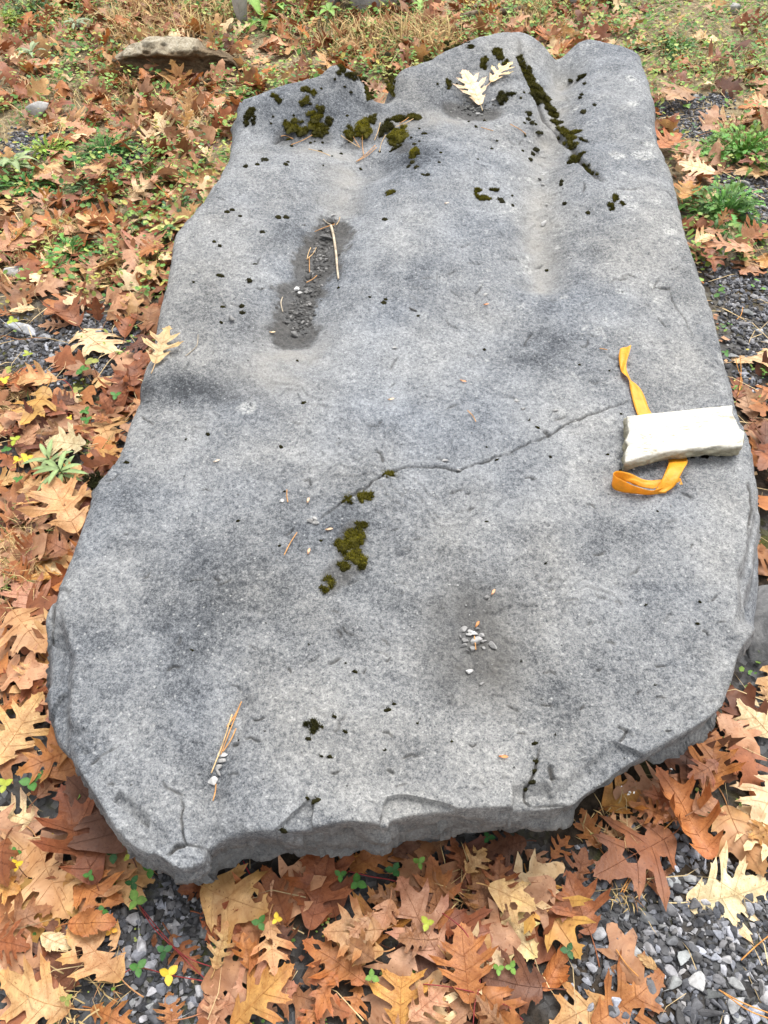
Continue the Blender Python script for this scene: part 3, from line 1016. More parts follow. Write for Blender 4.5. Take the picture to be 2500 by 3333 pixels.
def ribbon():
    """one strip: twisted tail above the stone, flat under it, folded loop below it.
    each station: left px, right px, lift of each edge (m)"""
    st = [((2014, 1150), (2045, 1142), .012, .014), ((2011, 1165), (2046, 1150), .010, .022), ((2012, 1180), (2043, 1165), .006, .020), ((2016, 1200), (2038, 1182), .004, .014),
          ((2020, 1215), (2034, 1200), .004, .012), ((2024, 1228), (2037, 1215), .010, .006), ((2036, 1240), (2047, 1232), .012, .003),
          ((2044, 1250), (2054, 1247), .008, .004), ((2048, 1265), (2066, 1262), .004, .010), ((2052, 1285), (2082, 1278), .003, .008),
          ((2060, 1315), (2098, 1305), .003, .005), ((2070, 1348), (2112, 1340), .003, .003), ((2090, 1390), (2140, 1380), .002, .002),
          ((2130, 1440), (2180, 1425), .002, .002), ((2168, 1490), (2225, 1485), .003, .003), ((2172, 1508), (2232, 1506), .006, .008),
          ((2168, 1528), (2228, 1526), .014, .018), ((2158, 1553), (2212, 1555), .020, .024), ((2146, 1580), (2198, 1582), .016, .020),
          ((2136, 1598), (2186, 1598), .008, .010), ((2118, 1606), (2160, 1612), .003, .006)]
    rows = []
    for a, b2, la, lb in st:
        pa, pb = on_slab(*a), on_slab(*b2)
        rows.append(tuple(pa + Vector((0, 0, la + .002))) + tuple(pb + Vector((0, 0, lb + .002))))
    R1 = spline(rows, 120)
    # second run: standing loop that folds back to the left and returns under the strip
    st2 = [((2175, 1575), (2168, 1606), .010, .003), ((2125, 1596), (2110, 1611), .020, .003), ((2070, 1583), (2058, 1607), .028, .003), ((2020, 1560), (2008, 1598), .034, .003),
           ((1998, 1545), (1992, 1582), .034, .003), ((2003, 1535), (1998, 1566), .030, .002), ((2025, 1534), (2022, 1566), .022, .002), ((2062, 1545), (2060, 1576), .014, .002),
           ((2100, 1562), (2098, 1588), .007, .002), ((2150, 1561), (2148, 1590), .004, .002), ((2200, 1555), (2200, 1580), .003, .002), ((2216, 1556), (2222, 1577), .003, .002)]
    rows = []
    for a, b2, la, lb in st2:
        pb = on_slab(*b2)
        pa0 = on_slab(*a)
        k = la / 0.03
        # upper edge stands over the lower one where the strip is on edge
        zc = pb.z + la
        pa = P(a[0], a[1], zc)
        rows.append(tuple(pa) + tuple(pb + Vector((0, 0, lb - .002))))
    R2 = spline(rows, 110)
    V, F = [], []
    m = 7
    nb = 0
    for Rr in (R1, R2):
        for i, q in enumerate(Rr):
            a, b2 = q[:3], q[3:]
            for j in range(m):
                f = j / (m - 1)
                p = a + (b2 - a) * f
                p = p + np.array([0, 0, 0.0012 * math.sin(i * 0.13 + j * 1.1) * math.sin(f * math.pi) + 0.0004 * math.sin(i * .5 + j)])
                V.append(p)
        for i in range(len(Rr) - 1):
            for j in range(m - 1):
                F.append((nb + i * m + j, nb + i * m + j + 1, nb + (i + 1) * m + j + 1, nb + (i + 1) * m + j))
        nb += len(Rr) * m
    me = mesh_np('ribbon', V, F, M_RIBBON, np.array((0.86, 0.42, 0.030)))
    o = add('ribbon', me, label='yellow orange plastic ribbon pinned under the white stone', cat='ribbon')
    md = o.modifiers.new('thick', 'SOLIDIFY')
    md.thickness = 0.0006


ribbon()


# ------------------------------------------------------------------ moss on the slab
def moss_mesh(parts, seed, spikes):
    """parts: list of (centre, rx, ry, angle, height, bright) cushions grown together"""
    r = np.random.default_rng(seed)
    mb = MB()
    for c, rx, ry, ang, h, br in parts:
        ca, sa = math.cos(ang), math.sin(ang)
        V, F, C = [], [], []
        nr, ns = (7, 20) if rx > .012 else (4, 11)
        for i in range(nr + 1):
            f = i / nr
            for j in range(ns):
                t = 2 * math.pi * j / ns
                wob = 1 + 0.18 * math.sin(t * 2 + seed) + 0.14 * math.sin(t * 5 + seed * 2.1) + 0.16 * r.uniform(-1, 1)
                x, y = rx * f * wob * math.cos(t), ry * f * wob * math.sin(t)
                z = h * math.sqrt(max(0, 1 - f * f)) * (1 + 0.22 * r.uniform(-1, 1)) - 0.002
                V.append((c[0] + ca * x - sa * y, c[1] + sa * x + ca * y, c[2] + z))
                C.append(np.array((0.016, 0.015, 0.006)) * r.uniform(0.5, 1.3) + br * np.array((0.10, 0.088, 0.008)) * (1 - f * .7))
        for i in range(nr):
            for j in range(ns):
                j2 = (j + 1) % ns
                F.append((i * ns + j, (i + 1) * ns + j, (i + 1) * ns + j2, i * ns + j2))
        mb.put(V, F, np.array(C))
        n = int(spikes * max(0.08, min(1.6, rx * ry / 0.0006)))
        fr = np.sqrt(r.uniform(0, 1, n))
        tt = r.uniform(0, 2 * math.pi, n)
        tri, tc = [], []
        for f, t in zip(fr, tt):
            x, y = rx * f * 1.02 * math.cos(t), ry * f * 1.02 * math.sin(t)
            z = h * math.sqrt(max(0, 1 - f * f))
            wx, wy = c[0] + ca * x - sa * y, c[1] + sa * x + ca * y
            ln = r.uniform(0.0022, 0.0048)
            w = r.uniform(0.0005, 0.0011)
            d = np.array([x / rx * 0.8 * ca - y / ry * .8 * sa + r.normal() * .35, x / rx * .8 * sa + y / ry * .8 * ca + r.normal() * .35, 1.0])
            d /= np.linalg.norm(d)
            s = np.array([math.cos(t * 7), math.sin(t * 7), 0]) * w
            b0 = np.array([wx, wy, c[2] + z - 0.0025])
            tri += [b0 - s, b0 + s, b0 + d * (ln + .002)]
            g = r.uniform(0.25, 1.0) * (0.35 + 0.65 * (1 - f * f * 0.7))
            cc = np.array((0.022, 0.021, 0.008)) * (1 - br) + np.array((0.56, 0.48, 0.028)) * br * g + np.array((0.014, 0.017, 0.005))
            tc += [cc * .4, cc * .4, cc]
        mb.put(tri, [(3 * i, 3 * i + 1, 3 * i + 2) for i in range(n)], np.array(tc))
    return mb.mesh('moss', M_MOSS)


def cushion(px, py, rx, ry, ang=0, h=None, br=0.6):
    p = on_slab(px, py)
    zc = p.y * FW[1] + (p.z - H) * FW[2]
    m = zc / FPX
    el = math.asin(min(1, (H - p.z) / math.hypot(p.y, H - p.z)))
    wx, wy = rx * m, ry * m / max(0.42, math.sin(el))
    hh = (h * .7 if h is not None else 0.27 * min(wx, wy) + 0.003)
    wx *= 1.12
    wy *= 1.12
    return (p, wx, wy, -math.radians(ang), hh, br)


MOSS = [
    ('olive moss cushion, leftmost of the row along the mossy shelf', [(950, 412, 25, 18), (938, 404, 14, 12), (985, 424, 22, 14, 0, None, .45)]),
    ('bright green moss clump beside the leftmost cushion of the shelf', [(1033, 378, 22, 18), (1020, 402, 20, 17, 0, None, .9), (1037, 418, 22, 14), (1045, 360, 12, 8, 0, None, .3)]),
    ('small round dark moss tuft right of the bright shelf clump', [(1057, 429, 14, 10, 0, None, .4)]),
    ('small dark moss tuft above the round one on the shelf', [(1071, 396, 13, 8, 0, None, .25)]),
    ('rounded brownish moss cushion in the middle of the shelf', [(1137, 432, 18, 19, 0, None, .55)]),
    ('brightest green moss cushion in the middle of the shelf', [(1180, 412, 28, 18, 0, None, 1.0), (1190, 432, 20, 14, 0, None, .9)]),
    ('dark moss tuft above the brightest cushion', [(1213, 389, 16, 9, 10, None, .35)]),
    ('ragged blackish moss mat right of the brightest cushion', [(1262, 412, 26, 15, 15, None, .12), (1245, 428, 12, 12, 0, None, .12)]),
    ('dark moss patch on the shelf left of the crossed pine needles', [(1298, 386, 22, 10, 15, None, .3)]),
    ('flat olive moss strip behind the crossed pine needles', [(1348, 382, 27, 8, 5, None, .5)]),
    ('domed yellow green moss cushion standing clear in front of the shelf', [(1300, 440, 34, 20, 22, .022, .95)]),
    ('single round moss cushion lowest in front of the shelf', [(1349, 500, 19, 16, 10, .016, .85)]),
    ('thin dark moss streak below the domed cushion', [(1296, 478, 9, 12, 60, None, .15)]),
    ('upright moss streak in the notch between two far lobes', [(1281, 262, 13, 22, -12, None, .35), (1274, 290, 13, 22, -14, None, .6)]),
    ('slanting moss streak on the face of the second far lobe', [(1190, 292, 12, 14, 0, None, .5), (1205, 310, 14, 10, -30, None, .4), (1196, 315, 12, 8, 0, None, .5)]),
    ('dark moss rim along the crest of the second far lobe', [(1108, 236, 20, 8, 10, None, .3), (1140, 242, 26, 6, -8, None, .25), (1175, 252, 22, 5, -18, None, .2)]),
    ('dark moss patch on the flank of the big far lobe', [(1394, 198, 12, 16, -20, None, .25)]),
    ('small olive moss patch high on the first far lobe', [(994, 289, 18, 6, 0, None, .45)]),
    ('flat green moss patch lower on the first far lobe', [(994, 328, 16, 10, 25, None, .6), (1021, 302, 10, 8, 0, None, .6)]),
    ('moss streak near the left rim of the first far lobe', [(892, 312, 12, 6, -20, None, .4), (905, 326, 12, 8, -40, None, .3)]),
    ('pair of dark moss bars by the left rim of the slab', [(820, 360, 17, 6, 12, None, .25), (814, 376, 20, 5, 15, None, .15)]),
    ('dark moss spot under the two bars by the left rim', [(804, 396, 10, 9, 0, None, .2)]),
    ('black moss spot beside the bars at the left rim', [(826, 396, 8, 8, 0, None, .05)]),
    ('long moss band filling the crack at the far right', [(1687, 192, 12, 12, 0, None, .3), (1697, 210, 13, 14, -20, None, .3), (1710, 232, 15, 15, -30, None, .4), (1722, 252, 16, 14, -30, None, .35),
      (1735, 276, 19, 16, -30, None, .3), (1750, 300, 24, 16, -20, None, .3), (1740, 322, 26, 12, 10, None, .2), (1768, 318, 22, 14, -30, None, .35), (1785, 350, 18, 15, -35, None, .35),
      (1800, 372, 15, 13, -35, None, .4), (1814, 398, 13, 13, -40, None, .35), (1826, 420, 12, 12, -30, None, .4)]),
    ('cross shaped moss clump at the foot of the mossy crack', [(1842, 434, 20, 9, 0, None, .55), (1872, 432, 20, 8, 8, None, .5), (1856, 450, 17, 12, 0, None, .45), (1862, 472, 16, 13, -10, None, .4), (1898, 455, 8, 10, -30, None, .15)]),
    ('dark star shaped moss clump below the mossy crack', [(1868, 516, 18, 11, 10, None, .3), (1888, 511, 14, 9, 20, None, .25), (1862, 526, 14, 8, 0, None, .2)]),
    ('short moss streak at the very end of the mossy crack', [(1922, 560, 10, 16, -35, None, .3), (1908, 540, 5, 9, -35, None, .2)]),
    ('small dark moss clump above the pale leaf on the slab', [(1574, 196, 13, 14, 0, None, .4), (1570, 212, 12, 10, 0, None, .35)]),
    ('dark moss clump right above the two pale leaves', [(1619, 172, 18, 12, 20, None, .4), (1630, 188, 12, 8, 0, None, .3)]),
    ('moss clump peeking out beside the upper pale leaf', [(1648, 208, 14, 9, 10, None, .45)]),
    ('small moss tuft left of the larger pale leaf', [(1461, 272, 12, 8, 0, None, .35)]),
    ('moss line along the crest of the big far lobe', [(1462, 156, 22, 5, 8, None, .25), (1500, 150, 26, 4, -2, None, .2), (1532, 154, 18, 4, -15, None, .15)]),
    ('black moss smear right of the larger pale leaf', [(1640, 318, 22, 12, 25, None, .12), (1668, 306, 10, 6, 0, None, .1)]),
    ('dark moss spot left of the rounded knob', [(1721, 369, 11, 6, 0, None, .15)]),
    ('dark moss bar right of the mossy crack', [(1898, 250, 20, 5, 15, None, .12)]),
    ('curled moss hook in the middle of the far half', [(1555, 620, 12, 6, 0, None, .5), (1550, 635, 9, 10, 0, None, .6), (1572, 646, 18, 9, -8, None, .6), (1608, 619, 15, 6, 3, None, .25)]),
    ('three part moss cluster toward the right rim', [(2000, 646, 11, 14, 20, None, .35), (1985, 668, 10, 6, 0, None, .3), (2026, 665, 8, 5, 0, None, .25), (1992, 680, 7, 4, 0, None, .2)]),
    ('small oval moss dot centred below the shelf', [(1269, 628, 13, 8, 10, None, .55)]),
    ('oval moss cushion sitting on the long crack', [(1266, 1543, 28, 11, 12, None, .55)]),
    ('round moss cushion just below the long crack', [(1184, 1615, 24, 17, 12, None, .6)]),
    ('darker moss cushion beside the round one below the crack', [(1134, 1628, 16, 20, -30, None, .45)]),
    ('small moss tuft topping the big moss pair', [(1177, 1710, 17, 13, 25, None, .45)]),
    ('upper of the two biggest moss cushions on the slab', [(1150, 1752, 36, 26, 25, .016, .75), (1115, 1776, 32, 20, 35, .013, .65), (1120, 1800, 10, 7, 0, None, .3)]),
    ('lower of the two biggest moss cushions on the slab', [(1158, 1818, 34, 24, 20, .016, .75), (1120, 1842, 24, 14, 30, .010, .5), (1178, 1846, 10, 8, 0, None, .3)]),
    ('slanting oval moss cushion lowest of the chain', [(1072, 1892, 14, 24, -30, None, .55), (1055, 1918, 11, 16, -25, None, .4)]),
    ('black moss patch at the left rim of the slab', [(300, 1567, 18, 13, 10, None, .02), (318, 1558, 12, 12, 10, None, .02)]),
    ('black moss tuft near the front of the slab', [(1025, 2366, 20, 17, -10, None, .06), (1000, 2360, 10, 6, 0, None, .05)]),
]
for i, (lab, parts) in enumerate(MOSS):
    cs = []
    rm = np.random.default_rng(900 + i)
    for p_ in parts:
        c, wx, wy, an, hh, br_ = cushion(*p_)
        cs.append((c, wx * .80, wy * .80, an, hh * .8, br_))
        for _ in range(8):
            t, f_ = rm.uniform(0, 6.3), rm.uniform(.2, .88)
            x_, y_ = wx * f_ * math.cos(t), wy * f_ * math.sin(t)
            ca, sa = math.cos(an), math.sin(an)
            qx, qy = c.x + ca * x_ - sa * y_, c.y + sa * x_ + ca * y_
            s_ = rm.uniform(.18, .42) * min(wx, wy) + .0015
            cs.append((Vector((qx, qy, relief1(qx, qy))), s_ * rm.uniform(1, 1.7), s_, rm.uniform(0, 3), hh * rm.uniform(.35, 1.0), br_ * rm.uniform(.5, 1.25)))
    add('moss_cushion', moss_mesh(cs, 200 + i, 420), label=lab, cat='moss', group='moss cushions on the slab')
# tiny black specks nobody would count
specks = []
for px, py, s in [(862, 522, 12), (800, 541, 8), (838, 536, 7), (740, 690, 9), (756, 684, 8), (715, 800, 6), (697, 787, 6), (782, 705, 6), (905, 707, 9), (931, 707, 9), (854, 757, 9),
                  (788, 996, 9), (787, 1018, 9), (725, 1000, 8), (713, 897, 9), (723, 900, 8), (810, 912, 9), (830, 862, 6), (720, 1050, 6), (930, 535, 8), (1253, 715, 9), (1250, 985, 9), (1255, 975, 6),
                  (990, 1312, 8), (676, 1413, 7), (915, 1455, 8), (412, 1505, 8), (775, 1696, 6), (910, 1777, 5), (1156, 2187, 9), (1124, 2382, 9), (1089, 2333, 8), (1003, 2405, 10), (1075, 2464, 9), (1047, 2462, 6),
                  (1030, 2606, 14), (1000, 2598, 7), (922, 2702, 12), (1742, 2478, 12), (1738, 2510, 10), (1735, 2545, 12), (1712, 2570, 8), (1262, 2312, 11), (1283, 2292, 7), (1740, 2420, 10),
                  (1345, 528, 9), (1358, 545, 9), (1333, 540, 6), (1376, 570, 7), (1392, 570, 8), (1330, 545, 6), (1430, 530, 5), (1435, 498, 5), (1384, 435, 6), (1720, 388, 8), (1732, 398, 7), (1752, 430, 8), (1762, 432, 6),
                  (1817, 448, 6), (1900, 363, 10), (1860, 262, 8), (1905, 272, 6), (1895, 308, 6), (1890, 318, 6), (1936, 342, 6), (1740, 485, 11), (1733, 500, 8), (1726, 518, 7), (1627, 652, 13), (1668, 668, 5),
                  (1840, 662, 8), (1915, 692, 8), (1830, 590, 7), (1828, 600, 6), (2270, 2030, 7), (2278, 1960, 5), (1780, 880, 5), (1262, 178, 9), (1792, 1488, 5), (1978, 1480, 5), (2140, 1665, 4)]:
    specks.append(cushion(px, py, s, s * 0.7, random.uniform(-30, 30), 0.007, random.uniform(0, .10)))
    specks[-1][0].z += .0006
rr = np.random.default_rng(9)
for _ in range(95):
    px, py = (rr.uniform(830, 1750), rr.uniform(240, 560)) if rr.random() < .65 else (rr.uniform(560, 2250), rr.uniform(560, 2550))
    p = on_slab(px, py)
    if not in_slab([p.x], [p.y], 0.05)[0]:
        continue
    s = rr.uniform(2.0, 4.5)
    specks.append(cushion(px, py, s * rr.uniform(1, 1.8), s * .8, rr.uniform(-40, 40), 0.006, rr.uniform(0, .12)))
    specks[-1][0].z += .0006
add('moss_specks', moss_mesh(specks, 555, 60), label='scattered tiny black moss specks on the slab', kind='stuff')


# ------------------------------------------------------------------ stones
def chip_mesh(seed, npts=13, flat=0.55):
    r = np.random.default_rng(seed)
    bm = bmesh.new()
    for _ in range(npts):
        v = r.normal(size=3)
        v /= np.linalg.norm(v)
        v *= np.array([1.0, r.uniform(0.6, 0.85), flat]) * r.uniform(0.82, 1.05)
        bm.verts.new(v)
    bmesh.ops.convex_hull(bm, input=bm.verts)
    for v in [v for v in bm.verts if not v.link_faces]:
        bm.verts.remove(v)
    bm.verts.index_update()
    V = np.array([v.co[:] for v in bm.verts])
    F = [tuple(v.index for v in f.verts) for f in bm.faces]
    bm.free()
    return V, F


CHIPS = [chip_mesh(300 + i, 11 + i % 6, 0.4 + 0.05 * (i % 6)) for i in range(14)]


def bevelled_chip(i):
    V, F = CHIPS[i]
    me = mesh_np('stone', V, F, M_STONE, smooth=False)
    bm = bmesh.new()
    bm.from_mesh(me)
    bmesh.ops.bevel(bm, geom=list(bm.edges), offset=0.07, segments=1, affect='EDGES', profile=0.5)
    V = np.array([v.co[:] for v in bm.verts])
    bm.verts.index_update()
    F = [tuple(v.index for v in f.verts) for f in bm.faces]
    bm.free()
    bpy.data.meshes.remove(me)
    return mesh_np('stone', V, F, M_STONE, smooth=False)


STONES = [bevelled_chip(i) for i in range(14)]


def gravel_col(r, dark=0.0):
    g = r.choice([0.055, 0.09, 0.14, 0.21, 0.30, 0.40], p=[.22, .25, .2, .15, .11, .07]) * r.uniform(.8, 1.2) * (1 - dark)
    w = r.uniform(-0.06, 0.05)
    return (g * (1 + w), g * (1 + w * .3), g * (1.06 - w))


GRAVEL = [  # zones in the photograph's own measure
    [(1960, 2760), (2230, 2700), (2300, 2760), (2500, 2870), (2520, 3360), (1880, 3360), (1900, 3120), (1960, 3000)],
    [(390, 2960), (560, 2940), (640, 3080), (580, 3360), (380, 3360), (400, 3130)], [(520, 2830), (700, 2850), (720, 3000), (560, 2960)],
    [(-30, 1030), (120, 1050), (330, 1030), (440, 1080), (380, 1130), (330, 1230), (170, 1250), (90, 1160), (-30, 1200)],
    [(2300, 860), (2420, 885), (2530, 880), (2530, 1180), (2400, 1190), (2380, 1290), (2500, 1300), (2460, 1260)],
    [(2130, 325), (2360, 320), (2330, 450), (2160, 440)], [(2330, 580), (2530, 580), (2530, 760), (2440, 720)],
    [(40, 425), (180, 430), (160, 505), (10, 500)], [(300, 490), (470, 470), (440, 540)],
]
GW = [[tuple(P(a, b, 0.0))[:2] for a, b in z] for z in GRAVEL]


def _grav(x, y):
    r = np.zeros(np.shape(x), bool)
    for z in GW:
        r |= inside_poly(x, y, z)
    return r


grav_map = Raster(_grav, -2.8, 2.8, -0.8, 5.6, 0.015)


def in_gravel(x, y):
    return grav_map.many(x, y) > .5


def put_stone(p, size, r, label, group, col=None, variant=None, flat=1.0, name='gravel_stone', rz=None, sx=1.0):
    o = add(name, STONES[variant if variant is not None else int(r.integers(0, 14))], label=label, cat='stone', group=group, color=col or gravel_col(r))
    o.rotation_euler = (r.normal() * .25, r.normal() * .25, r.uniform(0, 6.3) if rz is None else rz)
    o.scale = (size * sx, size, size * flat)
    o.location = p
    return o


rg = np.random.default_rng(31)
ST = [  # stones one can point at: px, py, radius px, grey, stretch, label
    (2275, 3192, 46, .42, 1.0, 'pale flat triangular stone in the gravel at the lower right'), (2235, 3112, 34, .30, 1.7, 'long flat pale stone above the triangular one'),
    (2190, 3160, 32, .30, 1.0, 'grey speckled stone left of the long flat one'), (2195, 3195, 32, .26, 1.1, 'flat grey stone below the speckled one beside the big tan leaf'),
    (1945, 3042, 36, .30, .9, 'upright blue grey stone beside the stalk of the rust leaf'), (2008, 3150, 36, .22, 1.0, 'blocky grey stone above the bottom tan leaf'),
    (2200, 2870, 34, .30, 1.0, 'white streaked stone left of the big pale leaf'), (2250, 2858, 24, .34, 1.1, 'small white stone touching the big pale leaf'),
    (2210, 2930, 20, .30, 1.0, 'pale stone under the stalk of the big pale leaf'), (2110, 2990, 32, .12, 1.2, 'flat dark stone in the gravel left of the pale leaf'),
    (2035, 2985, 22, .24, 1.0, 'light grey stone below the dry straw wisps'), (2118, 3030, 30, .22, 1.2, 'greenish grey flat stone in the lower right gravel'),
    (2155, 3010, 28, .20, 1.0, 'rounded grey stone beside the greenish flat one'), (2190, 3060, 28, .13, 1.3, 'dark green grey stone above the long flat one'),
    (2030, 3070, 30, .22, 1.1, 'tall grey stone left of the white wedge'), (2068, 3100, 28, .36, 1.1, 'white wedge shaped stone above the small jagged leaf'),
    (2115, 3088, 24, .33, 1.0, 'pale rounded stone right of the white wedge'), (1985, 3085, 17, .36, 1.0, 'small white stone near the upright blue grey one'),
    (2370, 3120, 24, .36, 1.0, 'white angular stone below the big pale leaf'), (2355, 3075, 28, .16, 1.0, 'grey stone just under the tip of the big pale leaf'),
    (2405, 3200, 34, .30, 1.0, 'striped black and white stone in the lower right gravel'), (2345, 3190, 28, .16, 1.0, 'grey round stone left of the striped one'),
    (2325, 3240, 30, .10, 1.4, 'dark oval stone below the triangular one'), (2400, 3270, 38, .32, 1.2, 'pale mottled stone near the bottom right needles'),
    (2300, 3290, 44, .09, 1.5, 'long dark slab stone at the bottom right'), (2405, 3315, 24, .32, .8, 'upright pale stone at the bottom edge right'),
    (2480, 3300, 36, .30, 1.2, 'white stone in the bottom right corner'), (2215, 2680, 34, .13, 1.0, 'dark round stone beside the rolled leaf edge'),
    (433, 2990, 32, .34, 1.1, 'white blocky stone below the bright green trefoil'), (130, 3105, 26, .22, 1.0, 'dark streaked stone beside the cream leaf scrap'),
    (435, 3210, 20, .34, .9, 'upper pale pebble in the bottom left gravel'), (490, 3225, 24, .40, 1.1, 'white cube like pebble in the bottom left gravel'),
    (432, 3260, 22, .28, .8, 'long grey pebble in the bottom left gravel'), (488, 3268, 22, .30, 1.0, 'round grey pebble below the white cube like one'),
    (432, 3292, 18, .34, 1.0, 'oval pale pebble in the bottom left gravel'), (465, 3315, 20, .40, 1.0, 'white pebble at the bottom edge left'), (505, 3325, 18, .34, .8, 'grey tall pebble at the bottom edge left'),
    (445, 3085, 26, .10, 1.1, 'dark blocky stone in the bottom left gravel'), (670, 3030, 38, .24, .9, 'large greenish grey stone under the spotted tan leaf'),
    (652, 3230, 34, .42, .9, 'round white stone at the bottom left of centre'), (380, 3075, 16, .30, 1.0, 'grey pebble at the edge of the mottled leaf'), (425, 3118, 14, .40, 1.3, 'tiny white pebble in the dark gravel'),
    (390, 2885, 18, .20, .8, 'grey pebble below the dark green trefoils'), (520, 2850, 20, .10, .6, 'dark splinter stone under the slab corner'), (630, 2925, 16, .32, .8, 'white pebble beside the tan leaf under the corner'),
    (312, 1070, 20, .30, 1.1, 'largest round stone of the left gravel patch'), (200, 1105, 20, .26, 1.1, 'rounded grey stone in the middle of the left gravel patch'), (210, 1132, 20, .38, 1.1, 'white stone left of the pale leaf on the gravel'),
    (168, 1150, 18, .26, 1.0, 'grey stone below the white one in the left gravel'), (52, 1105, 16, .30, 1.1, 'pale stone in the left gravel near the edge'), (140, 1090, 22, .28, 1.5, 'long pale stone in the left gravel patch'),
    (235, 1018, 14, .28, 1.0, 'grey stone at the top of the left gravel patch'), (262, 1018, 20, .28, 1.5, 'flat long stone at the top of the left gravel patch'), (75, 1065, 34, .42, 2.0, 'long cream lichen covered stone in the left gravel'),
    (395, 1070, 15, .34, 1.1, 'white stone between the left gravel and the slab'), (428, 1084, 12, .42, 1.0, 'small white stone against the rust leaves by the slab'), (360, 1082, 14, .30, 1.1, 'grey stone left of the white ones by the slab'),
    (2345, 985, 20, .14, 1.2, 'dark flat stone beside the slab in the right gravel'), (2435, 1015, 22, .20, 1.3, 'blue grey wedge stone in the right gravel'), (2475, 1075, 18, .38, 1.0, 'pale square stone in the right gravel'),
    (2412, 1112, 26, .22, 1.0, 'round grey stone above the pale yellow leaf'), (2490, 970, 16, .32, 1.1, 'pale stone at the right edge of the gravel'), (2340, 870, 14, .40, 1.1, 'white stone at the top of the right gravel'),
    (2370, 880, 12, .36, 1.0, 'second white stone at the top of the right gravel'), (2318, 900, 14, .22, 1.3, 'flat stone touching the slab in the right gravel'), (2345, 900, 12, .34, 1.0, 'grey white stone above the dark flat one'),
    (2390, 1160, 20, .22, 1.4, 'flat grey stone under the stalk of the pale yellow leaf'), (2425, 1225, 13, .36, .8, 'white oval stone below the pale yellow leaf'), (2495, 1108, 14, .40, 1.0, 'white stone at the right edge above the pale leaf'),
    (2230, 428, 11, .34, .9, 'pale upright stone in the far right gravel'), (2268, 428, 16, .34, 1.3, 'flat pale stone in the far right gravel'), (2262, 318, 15, .34, 1.3, 'white stone among clover at the far right'),
    (2455, 610, 15, .24, 1.1, 'grey stone below the tan leaf at the right edge'), (2425, 595, 20, .28, 1.4, 'flat pale stone at the right edge between the two bushes'), (2490, 668, 16, .42, 1.2, 'white stone at the right edge beside the lower bush'),
]
n_ind = 0
for px, py, rad, g, sx, lab in ST:
    p = P(px, py, 0.012)
    zc = p.y * FW[1] + (p.z - H) * FW[2]
    s = rad * zc / FPX
    col = (g * rg.uniform(.96, 1.02), g, g * rg.uniform(.98, 1.06))
    put_stone(Vector((p.x, p.y, gz1(p.x, p.y) + s * .30)), s, rg, lab, 'larger stones in the gravel', col, flat=0.9, sx=sx, rz=rg.uniform(-.5, .5))
    n_ind += 1

LANDMARKS = [((2200, 3200), 'in the lower right gravel'), ((450, 3150), 'in the gravel below the slab corner'), ((150, 1100), 'in the left gravel patch'),
             ((2430, 1000), 'in the gravel right of the slab'), ((2250, 390), 'in the far right gravel'), ((2450, 650), 'in the gravel beside the leafy bushes'),
             ((110, 470), 'in the upper left gravel patch')]


LR = [((2230, 2760), 'beside the rolled leaf edge'), ((2190, 2860), 'left of the biggest pale leaf'), ((2080, 2960), 'below the lobed rust leaf'), ((2200, 3020), 'under the big pale leaf stalk'),
      ((1990, 3080), 'near the upright blue grey stone'), ((2120, 3080), 'around the white wedge stone'), ((2300, 3080), 'below the biggest pale leaf'), ((2450, 3080), 'at the right edge below the pale leaf'),
      ((2060, 3180), 'around the small jagged leaf'), ((2270, 3200), 'around the triangular stone'), ((2430, 3200), 'around the striped stone'), ((2240, 3300), 'at the bottom beside the speckled leaf'), ((2440, 3300), 'in the bottom right corner')]


ORD = ['first', 'second', 'third', 'fourth', 'fifth', 'sixth', 'seventh', 'eighth', 'ninth', 'tenth', 'eleventh', 'twelfth']


def rg_size(s):
    return ' small' if s < .011 else ' medium' if s < .014 else ' large'


def near_landmark(px, lm):
    return min(lm, key=lambda q: (q[0][0] - px[0]) ** 2 + (q[0][1] - px[1]) ** 2)[1]


cand = []
for z in GW:
    zz = np.array(z)
    ar = (zz[:, 0].max() - zz[:, 0].min()) * (zz[:, 1].max() - zz[:, 1].min())
    for _ in range(int(ar * 1500) + 6):
        x, y = rg.uniform(zz[:, 0].min(), zz[:, 0].max()), rg.uniform(zz[:, 1].min(), zz[:, 1].max())
        if inside_poly(np.array([x]), np.array([y]), z)[0]:
            cand.append((x, y))
rg.shuffle(cand)
cand = [c for c in cand if 0 <= to_px((c[0], c[1], 0))[0] <= 2500 and 0 <= to_px((c[0], c[1], 0))[1] <= 3333]
cand = [c for c, ok in zip(cand, ~in_slab([c[0] for c in cand], [c[1] for c in cand], -0.01)) if ok]
cand.sort(key=lambda c: c[1])
pick = cand[:190] + [c for c in cand[190:] if rg.random() < 0.10][:35]
SBIN = {}
for x, y in pick:
    s = rg.uniform(0.0085, 0.0165)
    col = gravel_col(rg)
    g = sum(col) / 3
    tone = 'dark grey' if g < .1 else 'mid grey' if g < .22 else 'pale grey'
    lm = near_landmark(to_px((x, y, 0)), LANDMARKS)
    if lm == 'in the lower right gravel':
        lm = near_landmark(to_px((x, y, 0)), LR)
    tone += rg_size(s)
    o = put_stone(Vector((x, y, gz1(x, y) + s * .35)), s, rg, f'{tone} gravel stone {lm}', f'{tone} gravel stones {lm}', col, sx=rg.uniform(.9, 1.4))
    SBIN.setdefault((tone, lm), []).append((to_px((x, y, 0))[0], o))
for (tone, lm), it in SBIN.items():
    it.sort(key=lambda q: q[0])
    if len(it) == 2:
        for w_, (_, o) in zip(('left', 'right'), it):
            o['label'] = f'{w_} of two {tone} stones {lm}'
    elif 2 < len(it) <= 12:
        for w_, (_, o) in zip(ORD, it):
            o['label'] = f'{w_} from left of {tone} stones {lm}'

